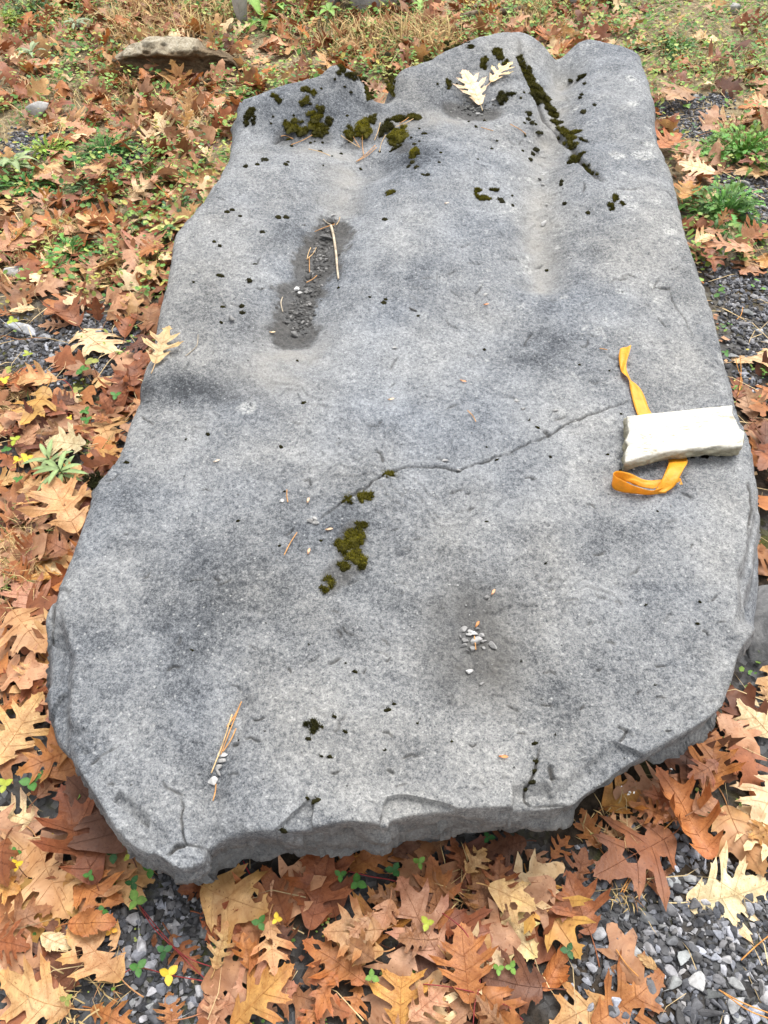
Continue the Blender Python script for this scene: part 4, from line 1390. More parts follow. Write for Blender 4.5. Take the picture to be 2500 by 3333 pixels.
# the countless rest of the gravel
mb = MB()
pts = []
for z in GW:
    zz = np.array(z)
    a0, a1, b0, b1 = zz[:, 0].min() - .03, zz[:, 0].max() + .03, zz[:, 1].min() - .03, zz[:, 1].max() + .03
    n = int((a1 - a0) * (b1 - b0) * 16000)
    x, y = rg.uniform(a0, a1, n), rg.uniform(b0, b1, n)
    d, _ = seg_dist(x, y, z, True)
    k = inside_poly(x, y, z) | (rg.random(n) < np.exp(-d / 0.03) * .6)
    pts += list(zip(x[k], y[k]))
n = 2600
pts += list(zip(rg.uniform(-1.6, 1.7, n), rg.uniform(-0.15, 3.6, n)))
pts = [p for p, ok in zip(pts, ~in_slab([p[0] for p in pts], [p[1] for p in pts])) if ok][:9500]
gzs = ground_z(np.array([p[0] for p in pts]), np.array([p[1] for p in pts]))
for (x, y), g in zip(pts, gzs):
    V, F = CHIPS[int(rg.integers(0, 14))]
    s = rg.uniform(0.003, 0.009) if rg.random() < .75 else rg.uniform(.007, .012)
    a = rg.uniform(0, 6.3)
    ca, sa = math.cos(a), math.sin(a)
    R = np.array([[ca, -sa, 0], [sa, ca, 0], [0, 0, 1]])
    mb.put((V * s) @ R.T + np.array([x, y, g + s * .25]), F, np.array(gravel_col(rg, 0.22)))
add('gravel', mb.mesh('gravel', M_STONE, smooth=False), label='fine dark grey gravel on the ground around the slab', kind='stuff')

# chips and pebbles lying on the slab
mb = MB()
rp = np.random.default_rng(41)
path = [on_slab(1072, 735), on_slab(1050, 800), on_slab(1038, 850), on_slab(1000, 950), on_slab(985, 1010), on_slab(965, 1060)]
PIT = spline(path, 60)
for _ in range(430):
    q = PIT[int(rp.integers(0, 60))]
    sp = 0.016 + 0.006 * rp.random()
    x, y = q[0] + rp.normal() * sp, q[1] + rp.normal() * .02
    V, F = CHIPS[int(rp.integers(0, 14))]
    s = rp.uniform(0.0025, 0.0075)
    a = rp.uniform(0, 6.3)
    R = np.array([[math.cos(a), -math.sin(a), 0], [math.sin(a), math.cos(a), 0], [0, 0, 1]])
    g = rp.choice([.045, .075, .12, .20], p=[.35, .3, .2, .15])
    z = relief1(x, y)
    mb.put((V * s * np.array([1, 1, .6])) @ R.T + np.array([x, y, z + s * .15 + rp.random() * .001]), F, np.array((g, g * .97, g * .93)))
for _ in range(110):
    p = on_slab(rp.normal(1545, 26), rp.normal(352, 10))
    V, F = CHIPS[int(rp.integers(0, 14))]
    s = rp.uniform(.003, .007)
    g = rp.choice([.05, .09, .2])
    mb.put(V * s + np.array([p.x, p.y, p.z + s * .3]), F, np.array((g, g, g * .95)))
for _ in range(260):     # loose grains
    px, py = rp.uniform(420, 2250), rp.uniform(600, 2600)
    p = on_slab(px, py)
    V, F = CHIPS[int(rp.integers(0, 14))]
    s = rp.uniform(.0012, .003)
    g = rp.choice([.08, .2, .38])
    mb.put(V * s + np.array([p.x, p.y, p.z + s * .3]), F, np.array((g, g, g * .97)))
add('slab_chips', mb.mesh('slab_chips', M_STONE, smooth=False), label='dark stone chips filling the groove and grains on the slab', kind='stuff')
PEB = [(966, 944, 11, .55, 1.1, 'upper of two white pebbles in the dark groove'), (977, 957, 10, .45, 1, 'lower of two white pebbles in the dark groove'), (1005, 905, 16, .07, 1.3, 'flat brown grey chip at the neck of the dark groove'),
       (1085, 702, 7, .42, 1.2, 'pale pebble at the top end of the dark groove'), (962, 1092, 14, .16, 1.1, 'grey stone at the lower end of the dark groove'), (985, 1088, 6, .12, 1, 'small dark pebble at the lower end of the dark groove'),
       (935, 1052, 10, .10, 1, 'dark pebble at the lower left of the groove'), (755, 1043, 20, .26, .9, 'lone grey pebble left of the dark groove'), (1066, 780, 18, .09, 1.6, 'dark flat chip beside the twig in the groove'),
       (1078, 725, 14, .09, 1.5, 'dark chip under the pine needles in the groove'), (1062, 848, 9, .14, 1.2, 'brown pebble at the middle of the groove'),
       (1548, 2088, 20, .34, 1.2, 'largest tan stone of the pebble pile in the shallow hollow'), (1530, 2058, 12, .30, 1, 'grey pebble at the top of the pebble pile'), (1508, 2050, 13, .26, 1.4, 'long pebble at the left top of the pebble pile'),
       (1545, 2066, 13, .40, 1, 'pale pebble in the middle of the pebble pile'), (1566, 2070, 12, .34, 1.1, 'pale pebble at the right of the pebble pile'), (1498, 2073, 10, .24, .8, 'upright pebble at the left of the pebble pile'),
       (1512, 2086, 12, .22, 1.2, 'grey pebble at the lower left of the pebble pile'), (1575, 2088, 10, .26, 1.1, 'grey pebble at the right end of the pebble pile'), (1510, 2101, 10, .18, 1.3, 'dark pebble at the bottom left of the pebble pile'),
       (1538, 2113, 12, .22, .9, 'pebble at the bottom of the pebble pile'), (1525, 2068, 12, .36, 1.1, 'cream pebble left of the middle of the pile'), (1555, 2048, 9, .16, 1, 'dark pebble at the top right of the pile'),
       (1574, 2110, 9, .24, 1, 'small pebble below the right end of the pile'), (1522, 2118, 7, .16, 1.2, 'tiny dark pebble under the pile'),
       (1606, 2103, 18, .28, 1.1, 'lone grey pebble right of the pebble pile'), (1528, 2187, 13, .34, 1.2, 'white topped pebble below the pebble pile'), (1567, 2226, 10, .26, 1, 'small pebble lowest below the pile'), (1586, 1946, 13, .22, 1, 'grey pebble above the shallow hollow'),
       (726, 2460, 15, .36, 1.2, 'upper stone of the line in the front left groove'), (722, 2478, 12, .30, 1.2, 'second stone of the line in the front left groove'), (712, 2500, 14, .28, 1.3, 'third stone of the line in the front left groove'),
       (710, 2516, 12, .24, 1.4, 'fourth stone of the line in the front left groove'), (696, 2544, 20, .48, .9, 'largest white stone at the lower end of the front left groove'),
       (1449, 1502, 10, .36, 1.2, 'pale pebble just above the long crack'), (1285, 1135, 9, .32, 1, 'white pebble in the middle of the slab'), (1580, 962, 9, .34, 1, 'white pebble above the red winged seed'), (1345, 1010, 10, .14, 1.6, 'flat dark flake right of the dark groove'),
       (1702, 1332, 8, .26, 1, 'grey pebble left of the ribbon tail'), (1680, 1306, 8, .40, 1.2, 'white pebble farther left of the ribbon tail'), (1806, 1338, 9, .30, 1.2, 'pale pebble between the crack and the ribbon tail'),
       (918, 1632, 10, .42, 1, 'white pebble at the left below the crack'), (1010, 1697, 12, .30, 1.3, 'left pebble of the trio near the moss cushions'), (1030, 1703, 12, .30, 1.2, 'middle pebble of the trio near the moss cushions'), (1024, 1690, 10, .34, 1.0, 'upper pebble of the trio near the moss cushions'),
       (1766, 602, 8, .45, 1.2, 'white pebble upper in the right groove'), (1778, 668, 9, .50, 1, 'white pebble in the middle of the right groove'), (1770, 732, 12, .40, 1.6, 'flat pale flake lower in the right groove'), (1757, 586, 7, .12, 1.2, 'dark pebble upper in the right groove'),
       (1608, 328, 8, .40, 1.1, 'white pebble right of the larger pale leaf'), (1555, 374, 9, .34, 1.2, 'pale pebble below the larger pale leaf'), (2063, 1528, 5, .5, 1, 'white chip just below the white stone'), (1492, 1531, 7, .3, 1, 'pale chip wedged in the long crack')]
for px, py, rad, g, sx, lab in PEB:
    p = on_slab(px, py)
    zc = p.y * FW[1] + (p.z - H) * FW[2]
    s = rad * zc / FPX * 1.15
    put_stone(p + Vector((0, 0, s * .36)), s, rp, lab, 'pebbles lying on the slab', (g * 1.02, g, g * .97), name='pebble', sx=sx, rz=rp.uniform(-.6, .6))


# ------------------------------------------------------------------ oak leaves
def leaf_outline(seed, spec, width=.42, depth=.6):
    """spec: list of (u along midrib where the lobe's vein leaves, length factor, rise, tooth)"""
    r = np.random.default_rng(seed)
    def bez(a,b,c,d,n):
        t=np.linspace(0,1,n)[1:,None]
        return list((1-t)**3*a+3*(1-t)**2*t*b+3*(1-t)*t*t*c+t**3*d)
    def half(sgn):
        A=np.array
        tips=[]; mids=[]; sh=[]
        for (u,lf,rise,lw) in spec:
            u=u+r.uniform(-.02,.02); w=width*lf*r.uniform(.9,1.1)
            tp=A([w,u+rise*r.uniform(.9,1.1)])
            m=A([0,u]); ax=tp-m; ln=np.linalg.norm(ax); ax/=ln; nx=A([-ax[1],ax[0]])
            tips.append(tp); mids.append(m)
            sh.append((ax,nx,ln,lw))
        pts=[A([0.,0.]),A([.010,0.])]
        # sinus bottoms
        n=len(spec); sin=[]
        for i in range(n):
            nu=spec[i+1][0] if i+1<n else .93
            sy=mids[i][1]*.42+nu*.58+.02+ (spec[i][2]*.25)
            body=.30*width*(1-.35*abs(i-.8)/n)*(1-depth)/.4
            if i==n-1: body*=.85
            sin.append(A([body*r.uniform(.85,1.15), sy]))
        cur=pts[-1]
        for i in range(n):
            tp=tips[i]; ax,nx,ln,lw=sh[i]
            w=ln*lw
            # lower flank up to the lower tooth
            low=tp-ax*ln*.30-nx*w*.80
            if i==0:
                pts+=bez(cur,cur+A([width*.20,.0]),low-ax*ln*.30-nx*w*.35,low,8)
            else:
                s=sin[i-1]
                pts+=bez(cur,s+A([s[0]*.0,.035]),s+A([.03+s[0]*.30,.055]),low,7)
            if r.random()<.5:
                pts+=[low+ax*ln*.10-nx*w*.10, low+ax*ln*.10+nx*w*.28]
            pts+=[tp-ax*ln*.10-nx*w*.22, tp, tp-ax*ln*.12+nx*w*.16]
            if r.random()<.45:
                pts+=[tp-ax*ln*.20+nx*w*.30, tp-ax*ln*.15+nx*w*.66, tp-ax*ln*.28+nx*w*.62]
            else:
                pts+=[tp-ax*ln*.28+nx*w*.42]
            cur=pts[-1]
            s=sin[i]
            pts+=bez(cur,cur-ax*ln*.35+nx*w*.1,s+A([s[0]*.55,-.050]),s,8)
            cur=s
        # terminal lobe: a tapering tongue with a side tooth
        y0=sin[-1][1]; H=1-y0
        tw=max(width*.26*r.uniform(.85,1.15),sin[-1][0]*1.15)
        pts+=bez(cur,cur+A([.0,.03]),A([tw*.75,y0+H*.12]),A([tw,y0+H*.42]),6)
        pts+=[A([tw*.66,y0+H*.42]),A([tw*.40,y0+H*.66]),A([tw*.46,y0+H*.74]),A([tw*.18,y0+H*.80]),A([0,1.])]
        return [A([sgn*p[0],p[1]]) for p in pts],[(0.,m[1],sgn*t[0]*.95,m[1]+(t[1]-m[1])*.95) for m,t in zip(mids,tips)]
    a,va=half(1); b,vb=half(-1)
    return np.array(a+b[::-1][1:-1]), va+vb
S3=[(.14,.55,.13,.17),(.30,1.0,.27,.17),(.50,.72,.26,.16)]
S4=[(.11,.46,.10,.17),(.24,.84,.20,.15),(.40,1.0,.25,.15),(.57,.66,.22,.15)]
S2=[(.20,.80,.22,.22),(.42,.92,.32,.20)]
S3b=[(.12,.52,.11,.20),(.28,.95,.25,.20),(.48,.80,.27,.19)]
LEAF_VARS=[(1,S3,.44,.62),(2,S3b,.46,.54),(3,S4,.44,.60),(4,S3,.40,.74),(5,S4,.47,.58),(6,S2,.48,.50),(7,S3b,.42,.52),(8,S4,.38,.70),(9,S3,.46,.68),(10,S2,.42,.60)]


def leaf_shape(seed, spec, width, depth, grid=0.075, skip=1):
    ol, veins = leaf_outline(seed, spec, width, depth)
    ol = ol[::skip]
    n = len(ol)
    pts = [Vector(p) for p in ol]
    if grid:
        lo, hi = ol.min(0), ol.max(0)
        gxs, gys = np.meshgrid(np.arange(lo[0], hi[0], grid), np.arange(lo[1] + .03, hi[1], grid))
        gxs = gxs + (np.arange(gxs.shape[0])[:, None] % 2) * grid * .5
        k = inside_poly(gxs, gys, ol)
        d, _ = seg_dist(gxs, gys, ol, True)
        k &= d > grid * .35
        pts += [Vector((x, y)) for x, y in zip(gxs[k], gys[k])]
    vv, ee, ff, *_ = delaunay_2d_cdt(pts, [], [list(range(n))], 1, 1e-5)
    return np.array([v[:] for v in vv]), [tuple(f) for f in ff], veins


SHAPES = [leaf_shape(*v) for v in LEAF_VARS]
OVAL = leaf_shape(40, [(.15, .8, .18, .3), (.32, .95, .22, .3), (.5, .8, .2, .3)], .26, .02)
LOW = [leaf_shape(20 + s, (S3, S3b, S2, S4)[s], .42 + .02 * s, .6, 0.24, 3) for s in range(4)]

PAL = {'pale': (0.86, 0.71, 0.46), 'cream': (0.70, 0.53, 0.31), 'tan': (0.53, 0.325, 0.145), 'golden': (0.47, 0.255, 0.070), 'orange': (0.40, 0.160, 0.050), 'pinkish': (0.46, 0.255, 0.145),
       'rust': (0.25, 0.088, 0.034), 'brown': (0.29, 0.142, 0.066), 'dark': (0.135, 0.052, 0.026)}
CNAME = {'pale': 'very pale', 'cream': 'pale cream', 'tan': 'tan', 'golden': 'golden yellow', 'orange': 'orange brown', 'pinkish': 'pinkish tan', 'rust': 'rust red', 'brown': 'brown', 'dark': 'dark brown'}


def deform(V2, L, r, arch, cross, wave, roll):
    """flat leaf (unit) -> curled leaf in metres"""
    x, y = V2[:, 0], V2[:, 1]
    z = arch * np.sin(np.clip(y, -.2, 1.1) * math.pi * .9) + cross * x * x * 2.2
    z = z - 0.05 * np.abs(x) * 0 + 0.012 * np.exp(-(x / .02) ** 2) * -1
    ph = r.uniform(0, 6.3, 4)
    z = z + wave * (np.sin(x * 9 + ph[0] + y * 4) * .5 + np.sin(y * 11 + ph[1] - x * 5) * .5 + .6 * np.sin((x * 1.3 + y) * 17 + ph[2]) * np.abs(x) * 2)
    if abs(roll) > 0.01:                      # roll the blade up along its length
        rad = 0.42 / abs(roll)
        th = x / rad
        x2 = rad * np.sin(th)
        z = z + np.sign(roll) * rad * (1 - np.cos(th))
        x = x2
    return np.stack([x * L, y * L, z * L], -1)


def leaf_frame(B, T, rollang):
    yv = (T - B)
    L = yv.length
    yv.normalize()
    up = Vector((0, 0, 1))
    if abs(yv.z) > .85:
        up = Vector((0, -1, 0.3))
    xv = yv.cross(up).normalized()
    zv = xv.cross(yv).normalized()
    R = Matrix.Rotation(rollang, 3, yv)
    xv, zv = R @ xv, R @ zv
    M = Matrix((xv, yv, zv)).transposed().to_4x4()
    M.translation = B
    return M, L


def vein_strips(veins, fn, w0=0.009):
    """thin raised ribs: midrib and one rib to each lobe"""
    V, F = [], []
    runs = [[(0, t) for t in np.linspace(-0.01, 0.97, 10)]]
    ws = [w0]
    for x0, y0, x1, y1 in veins:
        runs.append([(x0 + (x1 - x0) * t, y0 + (y1 - y0) * (t ** 1.15)) for t in np.linspace(0, 1, 5)])
        ws.append(w0 * .55)
    for run, w in zip(runs, ws):
        run = np.array(run)
        d = np.gradient(run, axis=0)
        d /= np.linalg.norm(d, axis=1)[:, None] + 1e-9
        nn = np.stack([-d[:, 1], d[:, 0]], -1)
        tp = np.linspace(1, .3, len(run))[:, None] * w * .5
        a, b2 = run - nn * tp, run + nn * tp
        P3 = np.concatenate([fn(a), fn(b2), fn(run)])
        m = len(run)
        P3[:, 2] += 0.0014
        P3[2 * m:, 2] += 0.0009
        o = len(V)
        V += list(P3)
        for i in range(m - 1):
            F.append((o + i, o + i + 1, o + 2 * m + i + 1, o + 2 * m + i))
            F.append((o + 2 * m + i, o + 2 * m + i + 1, o + m + i + 1, o + m + i))
    return np.array(V), F


LEAFLOG = []      # (px, colour key, object)
PLACED = []       # (x, y, r, z)
rl = np.random.default_rng(77)


def stack_z(x, y, r):
    z = 0.0
    for a, b2, rr_, zz in PLACED:
        if (a - x) ** 2 + (b2 - y) ** 2 < (0.62 * (r + rr_)) ** 2:
            z = max(z, zz + 0.0045)
    return min(z, 0.055)


def oak_leaf(B, T, colkey, shape=None, arch=None, cross=None, wave=None, roll=0.0, rollang=None, stalk=True, label=None, stack=True, stalk_len=None, bend=None, holes=None):
    r = rl
    if shape is None:
        shape = int(r.integers(0, len(SHAPES)))
    V2, F, veins = OVAL if shape == 'oval' else SHAPES[shape]
    arch = r.uniform(-.03, .10) if arch is None else arch
    cross = r.uniform(-.18, .55) if cross is None else cross
    wave = r.uniform(.018, .055) if wave is None else wave
    rollang = r.normal() * .14 if rollang is None else rollang
    M, L = leaf_frame(B, T, rollang)
    nm_ = 'oval_leaf' if shape == 'oval' else 'oak_leaf'
    st = r.bit_generator.state
    ph_r = np.random.default_rng(int(r.integers(0, 1 << 30)))
    seed = int(r.integers(0, 1 << 30))

    sx, bx = r.uniform(.92, 1.24), r.normal() * .10

    def fn(q):
        q = np.array(q, float)
        q[:, 0] = q[:, 0] * sx + bx * (q[:, 1] ** 2 - .2 * q[:, 1])
        return deform(q, L, np.random.default_rng(seed), arch, cross, wave, roll)
    if holes is None and r.random() < .38 and shape != 'oval':
        holes = []
        for _ in range(int(r.integers(1, 4))):
            k = V2[int(r.integers(0, len(V2)))]
            holes.append((k[0] * r.uniform(.7, 1), k[1], r.uniform(.03, .075)))
    V = fn(V2)
    base = np.array(PAL[colkey]) * r.uniform(.86, 1.14) * (1 + r.normal(size=3) * .03)
    rad = np.hypot(V2[:, 0] / .4, (V2[:, 1] - .45) / .6)
    g1 = sstep(.3, 1.1, rad)[:, None]
    edge_c = base * np.array([r.uniform(.8, 1.12), r.uniform(.72, 1.05), r.uniform(.65, 1.0)])
    col = base * (1 - g1) + edge_c * g1
    pn = fbm(V2[:, 0] + seed % 97, V2[:, 1], 5, 3, seed % 1000)[:, None]
    col = col * (1 + .25 * pn)
    Vv, Fv = vein_strips(veins, fn)
    vc = base * (np.array([.84, .74, .66]) if colkey in ('pale', 'cream', 'tan', 'golden', 'pinkish', 'orange') else np.array([.78, .72, .72]))
    if holes:
        keep = []
        for f in F:
            q = V2[list(f)].mean(0)
            if all((q[0] - a) ** 2 + (q[1] - b2) ** 2 > hr * hr for a, b2, hr in holes):
                keep.append(f)
        F = keep
    nV = len(V)
    VV = np.vstack([V, Vv])
    FF = F + [tuple(i + nV for i in f) for f in Fv]
    CC = np.vstack([col, np.tile(vc, (len(Vv), 1))])
    luv = np.vstack([np.stack([V2[:, 0] * .2 + seed % 53, V2[:, 1] * .2 + seed % 31, V2[:, 0] * 0], -1), np.zeros((len(Vv), 3))])
    me = mesh_np('oak_leaf', VV, FF, M_LEAF, CC, luv=luv)
    me.name = 'blade'
    if stalk:
        o = add(nm_, None, cat='leaf', mw=M)
        o.empty_display_size = .02
        add('blade', me, parent=o)
    else:
        o = add(nm_, me, cat='leaf', mw=M)
    if label:
        o['label'] = label
    if stalk:
        sl = (stalk_len or r.uniform(.16, .34)) * L
        b0 = fn(np.array([[0, 0.0]]))[0]
        sgn = r.normal() * .5 if bend is None else bend
        pts = [(b0[0] + sgn * sl * t * t * .5, b0[1] - sl * t, b0[2] + 0.0006 + (-0.25 * sl * t if b0[2] > .004 else 0.0)) for t in np.linspace(-.06, 1, 6)]
        mb = MB()
        mb.tube(pts, 0.0010, np.array(vc) * .9, 5, 0.0014)
        so = add('stalk', mb.mesh('stalk', M_STALK), parent=o)
    mid = M @ Vector(fn(np.array([[0, .5]]))[0].tolist())
    LEAFLOG.append((to_px(mid), colkey, o, L))
    PLACED.append((mid.x, mid.y, L * .5, mid.z))
    return o


def gleaf(bx, by, tx, ty, c, lab=None, zb=None, zt=None, **kw):
    """leaf on the ground from its base and tip as measured in the photograph"""
    b0, t0 = P(bx, by, 0.015), P(tx, ty, 0.015)
    m = (b0 + t0) / 2
    g = gz1(m.x, m.y) + 0.006
    s = stack_z(m.x, m.y, (t0 - b0).length * .5)
    z = max(g, s) if kw.pop('stack', True) else g
    B = P(bx, by, z + (zb or 0.0) + rl.uniform(0, .006))
    T = P(tx, ty, z + (zt or 0.0) + rl.uniform(0, .012))
    c_ = (B + T) / 2
    B, T = c_ + (B - c_) * 1.10, c_ + (T - c_) * 1.10
    L = (T - B).length
    if L > 0.25:
        T = B + (T - B) * (0.25 / L)
    elif L < 0.055 and kw.get('shape') != 'oval':
        T = B + (T - B) * (0.055 / L)
    return oak_leaf(B, T, c, label=lab, **kw)


def near_gravel(x, y, m):
    return bool(in_gravel(np.array([x, x + m, x - m, x, x]), np.array([y, y, y, y + m, y - m])).any())


# countless lower litter first, so the counted leaves lie on top of it
def litter():
    r = np.random.default_rng(88)
    mbl = MB()
    n = 0
    tries = 0
    spots = []
    while n < 4300 and tries < 60000:
        tries += 1
        x, y = r.uniform(-2.6, 2.4), r.uniform(-.25, 5.2)
        px, py = to_px((x, y, 0.0))
        dens = 0.5
        if px < 1250 and py < 1000:
            dens = 0.95
        if px < 700 and py > 300:
            dens = 1.0
        if py > 2300:
            dens = .5
        if px > 2000 and py < 900:
            dens = .36
        if px > 2100 and py < 300:
            dens = .14
        if 700 < px < 2000 and py < 250:
            dens = .85
        if px < 800 and 240 < py < 300 and px < 330:
            dens = .25
        if r.random() > dens:
            continue
        if in_slab([x], [y], -0.01)[0]:
            continue
        if near_gravel(x, y, .045) and r.random() > .05:
            continue
        spots.append((x, y))
        n += 1
    key = ['brown', 'rust', 'pinkish', 'orange', 'tan', 'dark', 'cream']
    for x, y in spots:
        V2, F, _ = LOW[int(r.integers(0, 4))]
        L = r.uniform(.075, .135) if y > 1.2 else r.uniform(.09, .15)
        V = deform(V2, L, r, r.uniform(-.02, .18), r.uniform(-.3, .6), r.uniform(.02, .05), 0)
        a = r.uniform(0, 2 * math.pi)
        tk = .2 + .14 * min(2, max(0, y - 1))
        tx_, ty_ = r.normal() * tk, r.normal() * tk
        R = np.array((Matrix.Rotation(a, 3, 'Z') @ Matrix.Rotation(tx_, 3, 'X') @ Matrix.Rotation(ty_, 3, 'Y')))
        V = (V - V.mean(0)) @ R.T
        V[:, 2] += gz1(x, y) + .004 + max(0, -V[:, 2].min() * .6) + r.uniform(0, .008)
        c = np.array(PAL[key[int(r.choice(7, p=[.18, .16, .26, .14, .15, .04, .07]))]]) * r.uniform(.8, 1.3)
        mbl.put(V + np.array([x, y, 0]), F, c * (1 + .2 * r.normal(size=(len(V), 1)) * .5))
    for _ in range(6500):                      # crumbled leaf bits
        x, y = r.uniform(-2.4, 2.3), r.uniform(-.2, 5.0)
        if in_slab([x], [y])[0]:
            continue
        if near_gravel(x, y, .01) and r.random() < .85:
            continue
        s = r.uniform(.003, .008) if y < 1.2 else r.uniform(.004, .015)
        a = r.uniform(0, 6.3)
        z = gz1(x, y) + r.uniform(.003, .014)
        q = np.array([[math.cos(a + t) * s * r.uniform(.5, 1.2), math.sin(a + t) * s * r.uniform(.5, 1.2), r.uniform(-.3, .5) * s] for t in (0, 1.7, 3.2, 4.6)])
        c = np.array(PAL[key[int(r.choice(7, p=[.25, .22, .17, .14, .10, .07, .05]))]]) * r.uniform(.6, 1.25)
        mbl.put(q + np.array([x, y, z]), [(0, 1, 2), (0, 2, 3)], c)
    me = mbl.mesh('leaf_litter', M_LEAF)
    add('leaf_litter', me, label='dense lower layer of dry brown oak leaf litter around the slab', kind='stuff')


litter()

# more counted leaves filling the near litter
tries = 0
rf = np.random.default_rng(123)
keys = ['brown', 'rust', 'pinkish', 'orange', 'tan', 'golden', 'dark', 'cream']
while len(LEAFLOG) < 62 and tries < 3000:
    tries += 1
    if rf.random() < .5:
        px, py = rf.uniform(0, 2500), rf.uniform(2480, 3333)
    else:
        px, py = rf.uniform(0, 560), rf.uniform(300, 2500)
    p = P(px, py, .01)
    if in_slab([p.x], [p.y], -0.02)[0] or near_gravel(p.x, p.y, .06):
        continue
    if any((a - p.x) ** 2 + (b2 - p.y) ** 2 < (.07) ** 2 for a, b2, *_ in PLACED):
        continue
    a = rf.uniform(0, 6.3)
    L = rf.uniform(.11, .17)
    g = gz1(p.x, p.y)
    B = Vector((p.x - math.cos(a) * L / 2, p.y - math.sin(a) * L / 2, g + .008 + rf.uniform(0, .008)))
    T = Vector((p.x + math.cos(a) * L / 2, p.y + math.sin(a) * L / 2, g + .008 + rf.uniform(0, .02)))
    if rf.random() < .25:
        T = B + (T - B) * .5
        oak_leaf(B, T, keys[int(rf.choice(8, p=[.2, .25, .1, .15, .1, .1, .1, 0]))], shape='oval')
        continue
    oak_leaf(B, T, keys[int(rf.choice(8, p=[.2, .22, .15, .15, .1, .06, .1, .02]))])

